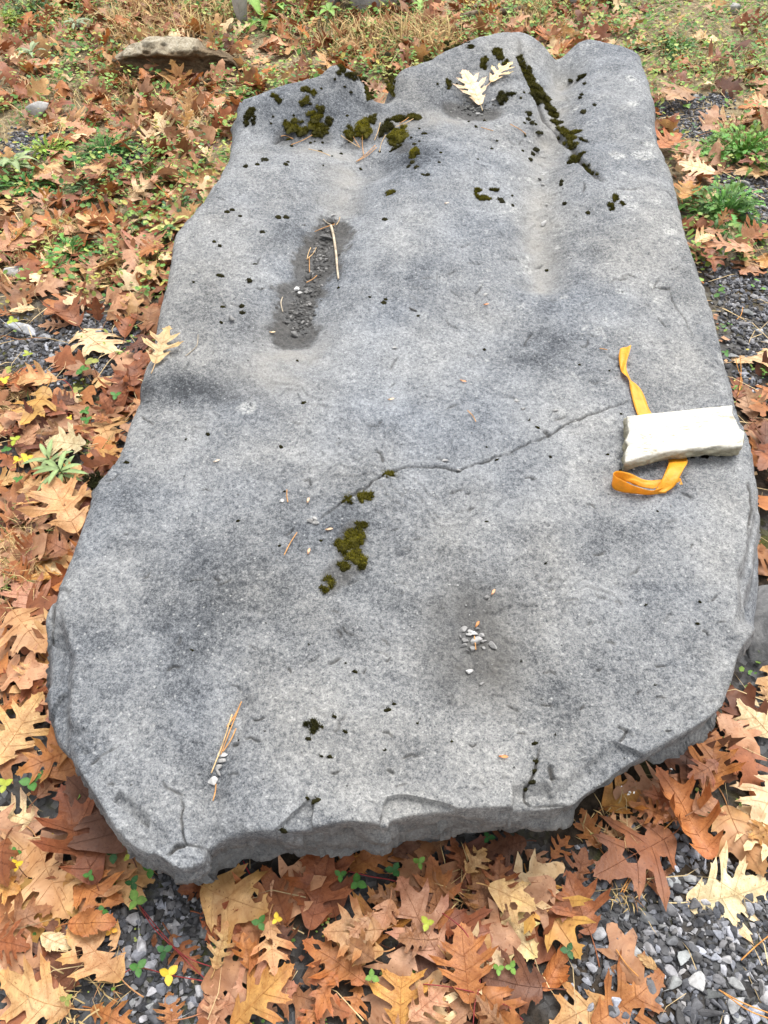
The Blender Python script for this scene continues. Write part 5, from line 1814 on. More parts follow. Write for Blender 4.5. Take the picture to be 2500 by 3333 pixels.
HAND = [
    # ---- bottom left
    (120, 2736, 205, 2990, 'tan', 'large tan oak leaf with two dark holes at the lower left', dict(shape=2, arch=.02, cross=.05, holes=[(-.05, .3, .05), (-.14, .42, .05)])),
    (253, 2867, 371, 2970, 'orange', None, {}), (308, 2863, 190, 2570, 'rust', 'folded rust brown leaf standing beside the large holed leaf', dict(shape=3, cross=.7, zt=.03)),
    (127, 2681, -25, 2640, 'cream', None, {}), (405, 2753, 236, 2525, 'dark', None, {}), (388, 3179, 236, 3010, 'tan', 'mottled tan leaf with ragged holes above the bottom left gravel', dict(shape=6, stalk_len=.35, holes=[(.10, .42, .07), (-.12, .62, .05), (.15, .25, .06)])),
    (219, 3280, -17, 3238, 'tan', 'big tan leaf in the bottom left corner', dict(shape=1)), (0, 3027, 165, 2943, 'brown', None, {}), (-34, 3060, 97, 3070, 'rust', None, {}), (-21, 2880, 63, 2900, 'golden', None, {}),
    (17, 2736, 0, 2892, 'rust', None, {}), (139, 3044, 224, 3103, 'cream', 'small cream leaf scrap beside the dark streaked stone', dict(shape='oval', stalk=False)), (228, 3006, 375, 3006, 'orange', None, dict(shape='oval', roll=1.2)),
    (304, 3285, 447, 3345, 'orange', None, {}), (561, 3345, 553, 3234, 'orange', None, {}), (127, 2593, 211, 2508, 'brown', None, {}), (560, 3050, 645, 3175, 'rust', 'narrow red brown leaf crossed by red runners', dict(shape=7)),
    (500, 3080, 505, 3040, 'rust', 'small curled red brown leaf on the gravel left of centre', dict(shape='oval', stalk=False)),
    # ---- bottom centre
    (676, 2877, 600, 2898, 'rust', None, {}), (659, 2978, 777, 3038, 'rust', None, {}), (667, 2890, 855, 2985, 'tan', 'yellow tan leaf just below the broken slab corner', dict(shape=5, arch=.05)), (938, 3105, 904, 3004, 'dark', None, {}),
    (929, 2995, 874, 2815, 'rust', 'blotched dark red brown leaf under the front of the slab', dict(shape=6)), (1011, 3012, 1085, 2755, 'rust', 'long rust leaf pointing under the slab front', dict(shape=3)),
    (1106, 2822, 1149, 2734, 'golden', None, {}), (1149, 2827, 1313, 2720, 'orange', None, {}), (811, 3147, 811, 3038, 'orange', None, dict(roll=1.0)), (701, 3147, 748, 3004, 'tan', 'narrow spotted tan leaf left of the centre bottom', dict(shape=7)),
    (878, 3004, 893, 3170, 'tan', 'broad tan leaf in the middle of the bottom litter', dict(shape=8)), (1178, 3190, 992, 3067, 'orange', None, dict(shape=2)), (1090, 3173, 1015, 3299, 'orange', 'large orange brown leaf at the bottom centre', dict(shape=1)),
    (760, 3332, 963, 3165, 'golden', 'large yellowish ragged leaf at the bottom left of centre', dict(shape=0)), (689, 3340, 693, 3202, 'pinkish', None, dict(shape=3)), (1045, 3270, 980, 3358, 'orange', None, {}), (1170, 3215, 1127, 3358, 'orange', None, {}),
    (1241, 3097, 1098, 3088, 'tan', None, {}), (1233, 3025, 1056, 3037, 'tan', None, {}), (1292, 2936, 1199, 2924, 'brown', None, {}), (1284, 2781, 1356, 2739, 'dark', None, {}), (1200, 2990, 1140, 3050, 'pinkish', None, {}),
    # ---- bottom right of centre
    (1453, 2727, 1369, 2794, 'brown', None, {}), (1512, 2828, 1478, 2722, 'rust', None, {}), (1706, 2739, 1571, 2777, 'dark', None, {}), (1521, 2836, 1580, 2760, 'tan', None, {}),
    (1605, 2984, 1538, 2836, 'rust', None, dict(roll=.5)), (1428, 3013, 1411, 2790, 'orange', 'orange brown leaf with a round black hole below the slab front', dict(shape=0, holes=[(-.09, .42, .055)])), (1432, 3119, 1289, 2870, 'pinkish', 'long pinkish tan deeply lobed leaf at the bottom', dict(shape=3)),
    (1622, 2938, 1622, 2786, 'rust', None, {}), (1453, 2976, 1643, 3132, 'rust', None, dict(shape=6)), (1529, 3254, 1491, 3014, 'orange', 'bright orange brown leaf at the bottom right of centre', dict(shape=4, arch=.06)),
    (1597, 2887, 1745, 2950, 'tan', None, dict(shape=5)), (1732, 2874, 1872, 3120, 'golden', 'curled golden leaf with its tip bent down at the bottom', dict(shape=3, cross=.5, arch=.1)), (1605, 2992, 1744, 3111, 'cream', 'pale yellow cream leaf overlapping the golden one', dict(shape=5)),
    (1918, 3033, 1846, 2839, 'rust', 'smooth rust leaf whose stalk crosses the upright blue grey stone', dict(shape=1, stalk_len=.45)), (1305, 3345, 1297, 3106, 'golden', 'large mustard leaf standing tall at the bottom edge', dict(shape=8)), (1339, 3313, 1453, 3199, 'pinkish', None, {}),
    (1778, 3216, 1571, 3203, 'dark', None, dict(shape=6)), (1567, 3225, 1690, 3365, 'orange', None, dict(shape=5)), (1770, 3216, 1850, 3089, 'orange', 'curled orange brown leaf rolled like a horn', dict(shape='oval', roll=1.6, stalk=False)),
    (1969, 3261, 1780, 3330, 'tan', None, dict(shape=8)), (1939, 3328, 2175, 3200, 'orange', 'large speckled tan leaf at the bottom edge on the gravel', dict(shape=2)), (1640, 3345, 1540, 3260, 'brown', None, {}),
    (1215, 3120, 1160, 3080, 'brown', None, {}), (1270, 2930, 1250, 3010, 'pinkish', None, {}), (1390, 3060, 1300, 3060, 'brown', None, {}), (1715, 2640 + 130, 1790, 2830, 'pinkish', None, {}), (1800, 2790, 1850, 2720, 'orange', None, {}),
    # ---- lower right
    (1876, 2873, 1910, 2763, 'rust', None, {}), (1948, 2754, 1884, 2640, 'orange', None, dict(shape=6)), (1969, 2628, 2087, 2569, 'golden', None, {}), (2180, 2662, 2045, 2624, 'orange', None, {}), (1969, 2733, 2066, 2653, 'tan', None, dict(shape=3)),
    (2213, 2611, 2095, 2577, 'rust', None, {}), (2159, 2915, 2121, 2805, 'rust', None, {}), (2180, 2721, 1950, 2860, 'rust', 'deeply lobed rust red leaf below the slab on the right', dict(shape=0, arch=.06)),
    (2310, 2780, 2163, 2497, 'orange', 'rolled leaf edge running down to the gravel', dict(shape=7, roll=1.9, stalk=False)), (2302, 2569, 2332, 2385, 'orange', None, dict(shape=1)), (2454, 2480, 2353, 2408, 'brown', None, {}),
    (2395, 2415, 2370, 2290, 'brown', None, {}), (2510, 2390, 2395, 2285, 'cream', 'pale leaf below the dark wedged rock', dict(shape=1)), (2540, 2540, 2440, 2690, 'cream', 'large pale tan leaf at the right edge above the gravel', dict(shape=0)),
    (2370, 2628, 2433, 2851, 'tan', 'orange tan leaf overlapping the big pale leaf', dict(shape=5)), (2517, 2695, 2437, 2725, 'golden', None, {}), (2247, 2936, 2500, 2912, 'pale', 'biggest pale cream leaf on the lower right gravel', dict(shape=4, arch=.03, stalk_len=.34, bend=-.2)),
    (2137, 3151, 2076, 3109, 'tan', 'small jagged golden leaf alone on the gravel', dict(shape='oval')), (2330, 2480, 2250, 2540, 'rust', None, {}), (2260, 2640, 2330, 2600, 'brown', None, {}),
    # ---- left of the slab, near
    (130, 2004, 66, 1880, 'pinkish', None, dict(shape=6)), (45, 1989, 142, 2125, 'tan', 'orange tan leaf touching the left rim of the slab', dict(shape=0)), (81, 2227, 105, 2143, 'tan', None, {}), (81, 2224, 150, 2300, 'rust', None, {}),
    (0, 2245, 42, 2209, 'rust', None, {}), (0, 2318, 78, 2266, 'orange', None, {}), (268, 2532, 157, 2378, 'orange', None, {}), (217, 2447, 54, 2511, 'orange', None, {}), (-10, 2475, 136, 2260, 'tan', 'very large tan leaf at the left edge beside the slab', dict(shape=2)),
    (169, 1912, 190, 1830, 'cream', None, {}), (190, 1870, 96, 1885, 'golden', None, {}), (115, 1882, 111, 1786, 'golden', None, {}), (93, 1900, 33, 1831, 'orange', None, dict(roll=.9)), (87, 1837, 115, 1737, 'rust', None, dict(roll=.6)),
    (223, 1792, 133, 1762, 'brown', None, {}), (0, 1771, 57, 1720, 'orange', None, {}), (211, 1701, 102, 1716, 'dark', None, dict(cross=.6)), (39, 1680, 115, 1608, 'brown', None, {}), (151, 1671, 60, 1683, 'pinkish', None, {}),
    (142, 1611, 81, 1569, 'tan', None, {}), (223, 1569, 271, 1520, 'tan', None, {}), (246, 1722, 160, 1548, 'tan', 'large deeply lobed tan leaf below the green rosette', dict(shape=0, arch=.05)), (-18, 1575, 84, 1551, 'tan', None, dict(shape=5)),
    (341, 1515, 371, 1436, 'golden', None, {}), (66, 1475, 102, 1385, 'pinkish', 'smooth pinkish leaf left of the pale curved one', dict(shape='oval')), (217, 1402, 119, 1406, 'brown', None, {}), (274, 1450, 151, 1442, 'cream', 'pale leaf under a curved red stalk left of the slab', dict(shape=1, arch=.10)),
    (0, 1417, 80, 1395, 'rust', None, {}), (376, 1373, 423, 1323, 'golden', None, {}), (362, 1373, 300, 1355, 'orange', None, {}), (362, 1348, 333, 1279, 'rust', None, dict(zt=.03)), (401, 1319, 387, 1203, 'rust', None, dict(roll=1.6, stalk=False)),
    (438, 1254, 434, 1160, 'rust', None, {}), (467, 1120, 401, 1142, 'dark', None, {}), (409, 1095, 434, 1026, 'rust', None, dict(roll=1.0)), (474, 1077, 514, 986, 'brown', None, {}), (239, 1312, 163, 1297, 'dark', None, {}), (217, 1341, 127, 1319, 'rust', None, {}),
    (152, 1268, 87, 1378, 'golden', 'orange tan leaf folded over a rust one left of the slab', dict(shape=0)), (181, 1239, 58, 1247, 'tan', None, dict(shape=6, arch=.12)), (260, 1174, 152, 1167, 'pinkish', None, {}), (268, 1075, 336, 1171, 'cream', 'pale cream leaf lying on the left gravel patch', dict(shape=0, arch=.06)),
    (322, 1040, 303, 968, 'rust', 'rust leaf standing on edge behind the left gravel', dict(zt=.06, roll=.6)), (224, 1055, 127, 1062, 'pinkish', None, {}), (250, 1051, 188, 983, 'rust', None, {}), (109, 1004, 33, 1004, 'cream', None, {}), (40, 1022, 5, 1018, 'orange', None, {}),
    # ---- left of the slab, farther
    (253, 968, 337, 890, 'cream', 'pale yellow leaf above the left gravel patch', dict(shape=8)), (295, 897, 312, 820, 'pinkish', None, {}), (135, 939, 236, 867, 'rust', None, {}), (464, 926, 536, 856, 'golden', None, dict(roll=.7)), (464, 837, 489, 755, 'pinkish', None, {}),
    (530, 800, 450, 830, 'orange', None, {}), (177, 850, 89, 884, 'orange', None, {}), (143, 821, 148, 755, 'brown', None, {}), (228, 812, 169, 833, 'pinkish', None, {}), (0, 812, 135, 740, 'pinkish', None, {}), (42, 778, 93, 727, 'golden', None, {}),
    (350, 791, 422, 722, 'orange', None, dict(cross=.5)), (409, 719, 258, 711, 'orange', 'mottled orange tan leaf left of the slab rim', dict(shape=2)), (489, 724, 527, 672, 'orange', None, {}), (422, 652, 500, 566, 'cream', 'pale forked leaf standing up left of the slab', dict(shape=3, zt=.05)),
    (194, 677, 190, 612, 'orange', None, dict(zt=.04)), (139, 665, 165, 608, 'golden', None, dict(zt=.04, roll=.6)), (40, 690, -10, 740, 'orange', None, {}), (118, 576, 202, 528, 'tan', None, {}), (591, 601, 633, 549, 'cream', None, {}), (624, 648, 590, 610, 'pinkish', None, {}),
    (300, 565, 330, 525, 'pinkish', None, {}), (340, 640, 390, 615, 'brown', None, {}), (80, 560, 10, 590, 'rust', None, {}), (330, 870, 395, 900, 'rust', None, {}), (390, 890, 420, 940, 'brown', None, {}), (560, 770, 530, 730, 'rust', None, {}),
    # ---- far left around the eroded rock
    (342, 149, 357, 92, 'orange', 'bright orange leaf standing upright left of the eroded rock', dict(shape=1, zt=.07)), (646, 111, 637, 55, 'golden', 'golden leaf standing upright behind the eroded rock', dict(shape=1, zt=.09)), (694, 140, 675, 75, 'tan', None, dict(zt=.07)), (718, 174, 670, 138, 'orange', None, dict(zt=.04)),
    (603, 289, 561, 195, 'tan', 'tall tan leaf leaning against the eroded rock', dict(shape=3, zt=.12)), (487, 284, 400, 272, 'tan', None, {}), (612, 357, 622, 285, 'tan', None, dict(zt=.05)), (675, 395, 723, 332, 'cream', 'pale leaf with spiky lobes near the slab far corner', dict(shape=4, zt=.04)),
    (752, 386, 784, 312, 'rust', 'vivid rust leaf touching the slab at its far left corner', dict(shape=3, zt=.06)), (603, 410, 627, 360, 'golden', None, dict(zt=.03)), (554, 448, 494, 375, 'cream', 'pale curled leaf between the eroded rock and the slab', dict(shape=7, zt=.03, cross=.7)),
    (487, 386, 468, 318, 'orange', None, dict(zt=.05)), (357, 328, 289, 309, 'tan', None, {}), (362, 381, 240, 376, 'pinkish', None, {}), (395, 455, 355, 420, 'pinkish', None, {}), (87, 135, 96, 80, 'rust', None, dict(zt=.05)), (170, 70, 150, 20, 'rust', None, dict(zt=.05)),
    (240, 60, 205, 25, 'tan', None, {}), (200, 150, 170, 130, 'cream', None, {}), (60, 270, 30, 230, 'rust', None, dict(zt=.03)), (110, 240, 65, 215, 'rust', None, {}), (200, 235, 150, 245, 'pinkish', None, {}), (130, 270, 60, 290, 'tan', None, {}), (180, 410, 95, 430, 'tan', None, {}),
    (170, 440, 235, 465, 'orange', None, dict(zt=.02)), (700, 310, 760, 330, 'golden', None, {}), (560, 330, 520, 300, 'rust', None, {}), (660, 350, 700, 300, 'orange', None, dict(zt=.04)),
    # ---- behind the slab
    (1796, 140, 1748, 85, 'orange', 'orange leaf in the notch behind the slab', dict(zt=.04)), (1100, 225, 1040, 165, 'tan', None, dict(zt=.04)), (1120, 190, 1130, 145, 'rust', None, dict(zt=.05)), (990, 250, 975, 180, 'rust', None, dict(zt=.06)), (900, 170, 860, 150, 'pinkish', None, {}),
    (1210, 60, 1215, 5, 'rust', 'rust leaf leaning on the large boulder at the back', dict(zt=.07)), (1240, 110, 1260, 65, 'golden', None, dict(zt=.03)), (1290, 95, 1270, 55, 'tan', None, dict(zt=.03)), (1430, 140, 1480, 105, 'pinkish', None, {}), (1470, 100, 1500, 40, 'orange', None, dict(zt=.05)),
    (770, 130, 800, 90, 'brown', None, dict(zt=.05)), (860, 45, 810, 10, 'rust', None, dict(zt=.04)), (960, 50, 1000, 20, 'orange', None, {}), (1310, 200, 1290, 160, 'pinkish', None, {}), (1640, 75, 1590, 40, 'rust', None, dict(zt=.03)), (1860, 30, 1800, 10, 'cream', None, {}),
    # ---- far right
    (2337, 130, 2250, 125, 'cream', None, {}), (2418, 111, 2423, 42, 'rust', 'left of two rust leaves standing in the upper right corner', dict(zt=.07)), (2462, 106, 2452, 32, 'rust', 'right of two rust leaves standing in the upper right corner', dict(zt=.07)), (2288, 212, 2375, 172, 'rust', None, dict(zt=.03, cross=.6)),
    (2423, 251, 2346, 253, 'pinkish', None, {}), (2187, 299, 2235, 230, 'rust', None, dict(zt=.05)), (2119, 328, 2173, 282, 'tan', 'tan leaf leaning on the far right rim of the slab', dict(zt=.02)), (2254, 289, 2163, 325, 'pinkish', None, {}), (2148, 444, 2204, 370, 'rust', 'rust brown forked leaf standing against the right rim of the slab', dict(shape=3, zt=.06)),
    (2322, 424, 2440, 384, 'pinkish', 'pinkish leaf lying behind the upper leafy bush', dict(shape=2)), (2510, 337, 2423, 328, 'cream', None, {}), (2148, 477, 2211, 429, 'orange', None, {}), (2269, 506, 2206, 463, 'pinkish', None, {}), (2009, 92, 1951, 106, 'orange', None, {}), (1975, 85, 2012, 45, 'brown', None, dict(zt=.03)),
    (2095, 60, 2045, 55, 'pinkish', None, {}), (2130, 30, 2065, 25, 'rust', None, {}), (2190, 120, 2145, 110, 'brown', None, {}), (2180, 220, 2110, 225, 'tan', None, {}), (2500, 130, 2460, 140, 'orange', None, {}), (2440, 200, 2460, 165, 'rust', None, dict(zt=.03)), (2500, 370, 2440, 360, 'rust', None, {}),
    (2230, 520, 2190, 505, 'tan', None, {}), (2321, 558, 2209, 528, 'cream', 'pale cream leaf between the two leafy bushes', dict(shape=4)), (2321, 566, 2389, 541, 'pinkish', None, {}), (2511, 563, 2405, 582, 'tan', None, {}), (2221, 647, 2248, 586, 'golden', None, dict(zt=.02, roll=.6)),
    (2230, 600, 2260, 570, 'pinkish', None, {}), (2500, 522, 2405, 530, 'rust', None, dict(zb=.03, zt=.03, roll=.6)), (2343, 731, 2367, 676, 'tan', 'tan leaf caught upright in the lower leafy bush', dict(zb=.05, zt=.10)), (2354, 748, 2291, 753, 'pinkish', None, {}), (2362, 777, 2441, 750, 'cream', None, {}),
    (2422, 780, 2487, 730, 'orange', None, {}), (2267, 788, 2319, 766, 'cream', None, {}), (2285, 755, 2245, 740, 'rust', None, dict(roll=.8)), (2346, 851, 2294, 821, 'rust', None, {}), (2304, 812, 2330, 882, 'rust', None, {}), (2443, 815, 2283, 806, 'pinkish', 'large pinkish leaf below the lower leafy bush', dict(shape=2)),
    (2472, 854, 2409, 892, 'pinkish', None, dict(shape=8)), (2500, 830, 2480, 870, 'golden', None, {}),
    # ---- right rim
    (2392, 1172, 2545, 1140, 'cream', 'pale yellow leaf at the right edge beside the gravel', dict(shape=1)), (2450, 1357, 2421, 1256, 'pinkish', 'pinkish tan leaf right of the white stone', dict(shape=6)), (2530, 1260, 2460, 1300, 'orange', None, {}), (2510, 1370, 2450, 1400, 'brown', None, {}),
    (2485, 1480, 2485, 1376, 'dark', None, dict(cross=.5)), (2530, 1450, 2480, 1530, 'rust', None, {}), (2400, 1290, 2410, 1230, 'rust', None, {}), (2540, 1600, 2500, 1560, 'orange', None, {}),
    (2520, 2300, 2470, 2230, 'tan', None, {}),
]
for bx, by, tx, ty, c, lab, kw in HAND:
    gleaf(bx, by, tx, ty, c, lab, **kw)
# leaves lying on the slab
for (bx, by), (tx, ty), c, sh, lab in [((1563, 350), (1506, 243), 'pale', 4, 'larger of two pale oak leaves lying on the slab'), ((1597, 275), (1656, 217), 'pale', 3, 'smaller upper of two pale oak leaves on the slab'),
                                       ((508, 1192), (553, 1078), 'cream', 3, 'single pale leaf lying on the left rim of the slab')]:
    B, T = on_slab(bx, by, .010), on_slab(tx, ty, .018)
    oak_leaf(B, T, c, shape=sh, arch=.03, cross=.12, wave=.012, label=lab, rollang=0.0)

LEAF_LM = [((150, 3200), 'in the bottom left corner'), ((150, 2850), 'beside the folded leaf at the lower left'), ((100, 2550), 'under the left front of the slab'), ((90, 2200), 'along the lower left rim of the slab'),
           ((100, 1800), 'left of the slab among dry straw'), ((150, 1560), 'around the green rosette left of the slab'), ((200, 1330), 'left of the slab below the gravel'), ((430, 1150), 'against the left rim beside the gravel'),
           ((170, 1000), 'just above the left gravel patch'), ((450, 860), 'against the left rim farther up'), ((120, 800), 'at the left edge above the gravel'), ((350, 680), 'in the far left litter'), ((100, 520), 'by the strap leaved plant at the left'),
           ((300, 380), 'in front of the eroded rock'), ((620, 350), 'between the eroded rock and the slab'), ((150, 150), 'in the upper left corner'), ((650, 110), 'behind the eroded rock'), ((1000, 130), 'behind the slab left of its middle'),
           ((1500, 70), 'behind the middle of the slab'), ((1900, 60), 'behind the far right corner of the slab'), ((2400, 100), 'in the upper right corner'), ((2180, 300), 'against the far right rim of the slab'), ((2430, 330), 'behind the upper leafy bush'),
           ((2250, 500), 'left of the upper leafy bush'), ((2430, 550), 'between the two leafy bushes'), ((2350, 800), 'below the lower leafy bush'), ((2450, 1300), 'right of the white stone'), ((2480, 1550), 'at the right rim below the white stone'),
           ((2400, 2400), 'under the lower right rim of the slab'), ((2100, 2620), 'below the slanting front of the slab'), ((2400, 2750), 'around the big pale leaf'), ((1900, 2800), 'beside the lobed rust leaf below the slab'), ((1500, 2780), 'tucked under the slab front'),
           ((1650, 2950), 'around the golden curled leaf'), ((1400, 3000), 'around the holed orange leaf'), ((1150, 2850), 'under the front left of the slab'), ((1150, 3100), 'in the middle of the bottom litter'), ((800, 3050), 'around the yellow tan leaf below the corner'),
           ((850, 3300), 'at the bottom edge left of centre'), ((1300, 3300), 'at the bottom edge in the middle'), ((1700, 3280), 'at the bottom edge right of centre'), ((1950, 3300), 'at the bottom edge beside the gravel'), ((400, 3300), 'at the bottom edge by the left gravel')]
bins = {}
for px, key, o, L in LEAFLOG:
    if 'label' in o:
        continue
    bins.setdefault((key, near_landmark(px, LEAF_LM), o.name.split('_')[0]), []).append((px, o, L))
for (key, lm, sp), items in bins.items():
    cn = CNAME[key]
    sp = 'small oval' if sp == 'oval' else 'oak'
    items.sort(key=lambda q: q[0][1])
    n = len(items)
    for i, (px, o, L) in enumerate(items):
        if n == 1:
            q = 'only'
            o['label'] = f'{cn} {sp} leaf {lm}'
        elif n == 2:
            o['label'] = f"{['upper', 'lower'][i]} of two {cn} {sp} leaves {lm}"
        else:
            q = 'uppermost' if i == 0 else 'lowest' if i == n - 1 else 'middle' if n == 3 else ORD[i] + ' highest'
            o['label'] = f'{q} {cn} {sp} leaf {lm}'
            o['group'] = f'{cn} {sp} leaves {lm}'
for px, key, o, L in LEAFLOG:
    if 'group' not in o:
        o['group'] = 'fallen leaves'

# ------------------------------------------------------------------ plants
GREENS = {'green': (0.055, 0.16, 0.028), 'deep': (0.030, 0.10, 0.028), 'light': (0.14, 0.26, 0.045), 'lime': (0.30, 0.34, 0.04), 'yellow': (0.60, 0.42, 0.035), 'gold': (0.58, 0.30, 0.045), 'olive': (0.24, 0.25, 0.06), 'sage': (0.17, 0.25, 0.09)}


def leaflet_mesh(serr=7):
    """toothed oval leaflet, base at origin, length 1 along +y, folded on its midrib"""
    n = serr * 2 + 1
    L, R = [], []
    for i in range(n + 1):
        t = i / n
        w = 0.40 * math.sin(math.pi * t ** 0.8) ** 0.75 if 0 < t < 1 else 0.0
        if i % 2 == 0:
            w *= 0.88
        R.append((w, t + (0.03 if i % 2 else 0), 0.10 * w + 0.05 * math.sin(t * 18) * w))
        L.append((-w, t + (0.03 if i % 2 else 0), 0.10 * w + 0.05 * math.sin(t * 18) * w))
    M_ = [(0, i / n, -0.03 * math.sin(math.pi * i / n)) for i in range(n + 1)]
    V = M_ + R + L
    F = []
    k = n + 1
    for i in range(n):
        F.append((i, k + i, k + i + 1, i + 1))
        F.append((i, i + 1, 2 * k + i + 1, 2 * k + i))
    C = np.ones((len(V), 3))
    C[:k] *= 1.25
    return mesh_np('leaflet', V, F, M_GREEN, C)


LEAFLET = leaflet_mesh()
rt = np.random.default_rng(61)


def trefoil(px, py, rad, col, lab, h=0.05, name='strawberry_plant'):
    p = P(px, py, h)
    zc = p.y * FW[1] + (p.z - H) * FW[2]
    s = rad * zc / FPX
    g = gz1(p.x, p.y)
    mb = MB()
    bx, by = rt.normal() * .012, rt.normal() * .012
    mb.tube([(bx, by, g - h), (bx * .6, by * .6, (g - h) * .4), (0, 0, 0)], .0009, np.array((.20, .10, .05)), 5)
    root = add(name, mb.mesh('stem', M_GREEN), label=lab, cat='plant', group='strawberry plants')
    root.location = p
    a0 = rt.uniform(0, 6.3)
    for k in range(3):
        o = add('leaflet', LEAFLET, parent=root, color=np.array(GREENS[col]) * rt.uniform(.85, 1.15))
        o.rotation_euler = (rt.normal() * .18 + .1, rt.normal() * .18, a0 + k * 2.09 + rt.normal() * .12)
        o.scale = (s * rt.uniform(.9, 1.1),) * 3


TRE = [(240, 2601, 34, 'light', 'light green trefoil on a brown leaf beside the slab'), (369, 2778, 36, 'deep', 'dark green trefoil under the left front rim'), (491, 2829, 28, 'green', 'green trefoil closest to the broken corner'), (430, 2875, 26, 'deep', 'dark trefoil below the one nearest the corner'),
       (443, 2930, 36, 'light', 'bright green trefoil above the white blocky stone'), (291, 2850, 20, 'green', 'small green trefoil on the large holed leaf'), (333, 2968, 22, 'green', 'green trefoil at the tip of the orange leaf'), (534, 3095, 28, 'deep', 'dark green trefoil in the bottom left gravel'),
       (449, 3150, 32, 'green', 'mid green trefoil above the pale pebbles'), (549, 3171, 36, 'yellow', 'large yellow trefoil at the bottom left'), (363, 3027, 24, 'gold', 'orange yellow trefoil beside the mottled leaf'), (316, 2728, 26, 'deep', 'dark trefoil behind the folded leaf'),
       (101, 2545, 36, 'green', 'broad green trefoil at the left edge of the slab front'), (131, 2521, 16, 'green', 'tiny green trefoil right of the broad one'), (190, 2694, 26, 'yellow', 'yellow trefoil left of the folded leaf'), (426, 2778, 26, 'lime', 'yellow green trefoil touching the slab underside'),
       (55, 2816, 22, 'yellow', 'yellow trefoil at the lower left edge'), (13, 2555, 30, 'lime', 'lime yellow trefoil at the left edge'), (215, 3255, 22, 'olive', 'olive trefoil by the bottom left leaf tip'), (50, 2775, 22, 'green', 'green trefoil above the yellow one at the left edge'),
       (845, 3004, 30, 'green', 'green trefoil beside the small yellow one at the bottom'), (900, 2991, 20, 'yellow', 'small bright yellow trefoil at the bottom'), (1163, 2873, 32, 'green', 'green trefoil in the middle below the slab front'), (1108, 2848, 22, 'green', 'smaller green trefoil left of the middle one'),
       (1282, 2832, 30, 'deep', 'deep green trefoil right of the middle one'), (1365, 2807, 24, 'light', 'ragged light green trefoil under the slab front'), (1390, 3005, 26, 'lime', 'lime trefoil half under the holed leaf'), (1622, 3153, 20, 'light', 'light green trefoil left of the twin at the bottom'),
       (1664, 3149, 22, 'light', 'light green trefoil right of the twin at the bottom'), (1850, 3094, 28, 'deep', 'dark green trefoil under the golden leaf tip'), (1590, 2725, 22, 'deep', 'dark trefoil tucked beneath the slab front edge'), (1210, 3180, 26, 'light', 'light green upright trefoil in the bottom middle'),
       (297, 1174, 30, 'olive', 'olive yellow trefoil left of the slab leaf'), (268, 1202, 24, 'green', 'green trefoil under the olive one'), (250, 1268, 22, 'olive', 'olive trefoil inside the red runner arc'), (277, 1337, 20, 'green', 'upper green trefoil left of the rust leaves'),
       (282, 1366, 22, 'green', 'lower green trefoil left of the rust leaves'), (376, 1286, 20, 'green', 'green trefoil beside the left rim of the slab'), (228, 1359, 12, 'yellow', 'tiny yellow trefoil left of the green pair'), (14, 1236, 22, 'yellow', 'bright yellow trefoil at the left edge below the gravel'),
       (47, 1431, 22, 'lime', 'lime trefoil at the left edge'), (90, 1153, 18, 'lime', 'yellowish trefoil on the left gravel'), (33, 1200, 24, 'olive', 'olive trefoil at the left edge of the gravel'), (40, 1042, 22, 'lime', 'lime trefoil above the cream stone'), (57, 1499, 22, 'yellow', 'yellow trefoil left of the rosette'),
       (87, 1490, 24, 'yellow', 'golden yellow trefoil beside the rosette'), (18, 1463, 20, 'green', 'green trefoil at the left edge above the yellow ones'), (240, 517, 20, 'green', 'green trefoil in the upper left litter'), (2362, 1148, 16, 'green', 'small green trefoil between the slab and the right gravel'),
       (2238, 345, 16, 'light', 'light green trefoil in the far right gravel'), (2310, 50, 18, 'light', 'light green trefoil near the top right'), (2290, 320, 16, 'green', 'green trefoil beside the far right white stone'), (60, 1560, 18, 'green', 'green trefoil below the pale leaf left of the slab')]
for a in TRE:
    trefoil(*a)


def strap_leaf(mb, base, d, L, w, up, droop, col, n=6):
    """lance shaped leaf arching out from base"""
    d = Vector(d).normalized()
    side = Vector((-d.y, d.x, 0))
    V = []
    for i in range(n + 1):
        t = i / n
        c = Vector(base) + d * (L * t) + Vector((0, 0, L * (up * t - droop * t * t)))
        ww = w * (math.sin(math.pi * min(1, t * .93 + .07)) ** .8) + .0003
        V += [tuple(c - side * ww + Vector((0, 0, ww * .35))), tuple(c), tuple(c + side * ww + Vector((0, 0, ww * .35)))]
    F = []
    for i in range(n):
        a = i * 3
        F += [(a, a + 1, a + 4, a + 3), (a + 1, a + 2, a + 5, a + 4)]
    C = np.tile(np.array(col), (len(V), 1))
    C[1::3] *= 1.3
    mb.put(V, F, C)


def rosette(px, py, n, L, w, col, lab, seed, up=.5, droop=.55, h=.02, cat='plant', tiers=1):
    p = P(px, py, h)
    p.z = gz1(p.x, p.y)
    r = np.random.default_rng(seed)
    mb = MB()
    mb.tube([(0, 0, 0), (0.002, 0, h * .5), (0, 0, h + .004)], .0018, np.array(col) * .8, 6)
    root = add('rosette_plant', mb.mesh('stem', M_GREEN), label=lab, cat=cat)
    root.location = p
    for i in range(n):
        a = 2 * math.pi * i / n * 1.0 + r.uniform(-.25, .25)
        m2 = MB()
        strap_leaf(m2, (0, 0, h * r.uniform(.5, 1)), (math.cos(a), math.sin(a), 0), L * r.uniform(.7, 1.1), w * r.uniform(.85, 1.1), up * r.uniform(.7, 1.3), droop * r.uniform(.8, 1.2), np.array(col) * r.uniform(.85, 1.2))
        add('leaf', m2.mesh('leaf', M_GREEN), parent=root)


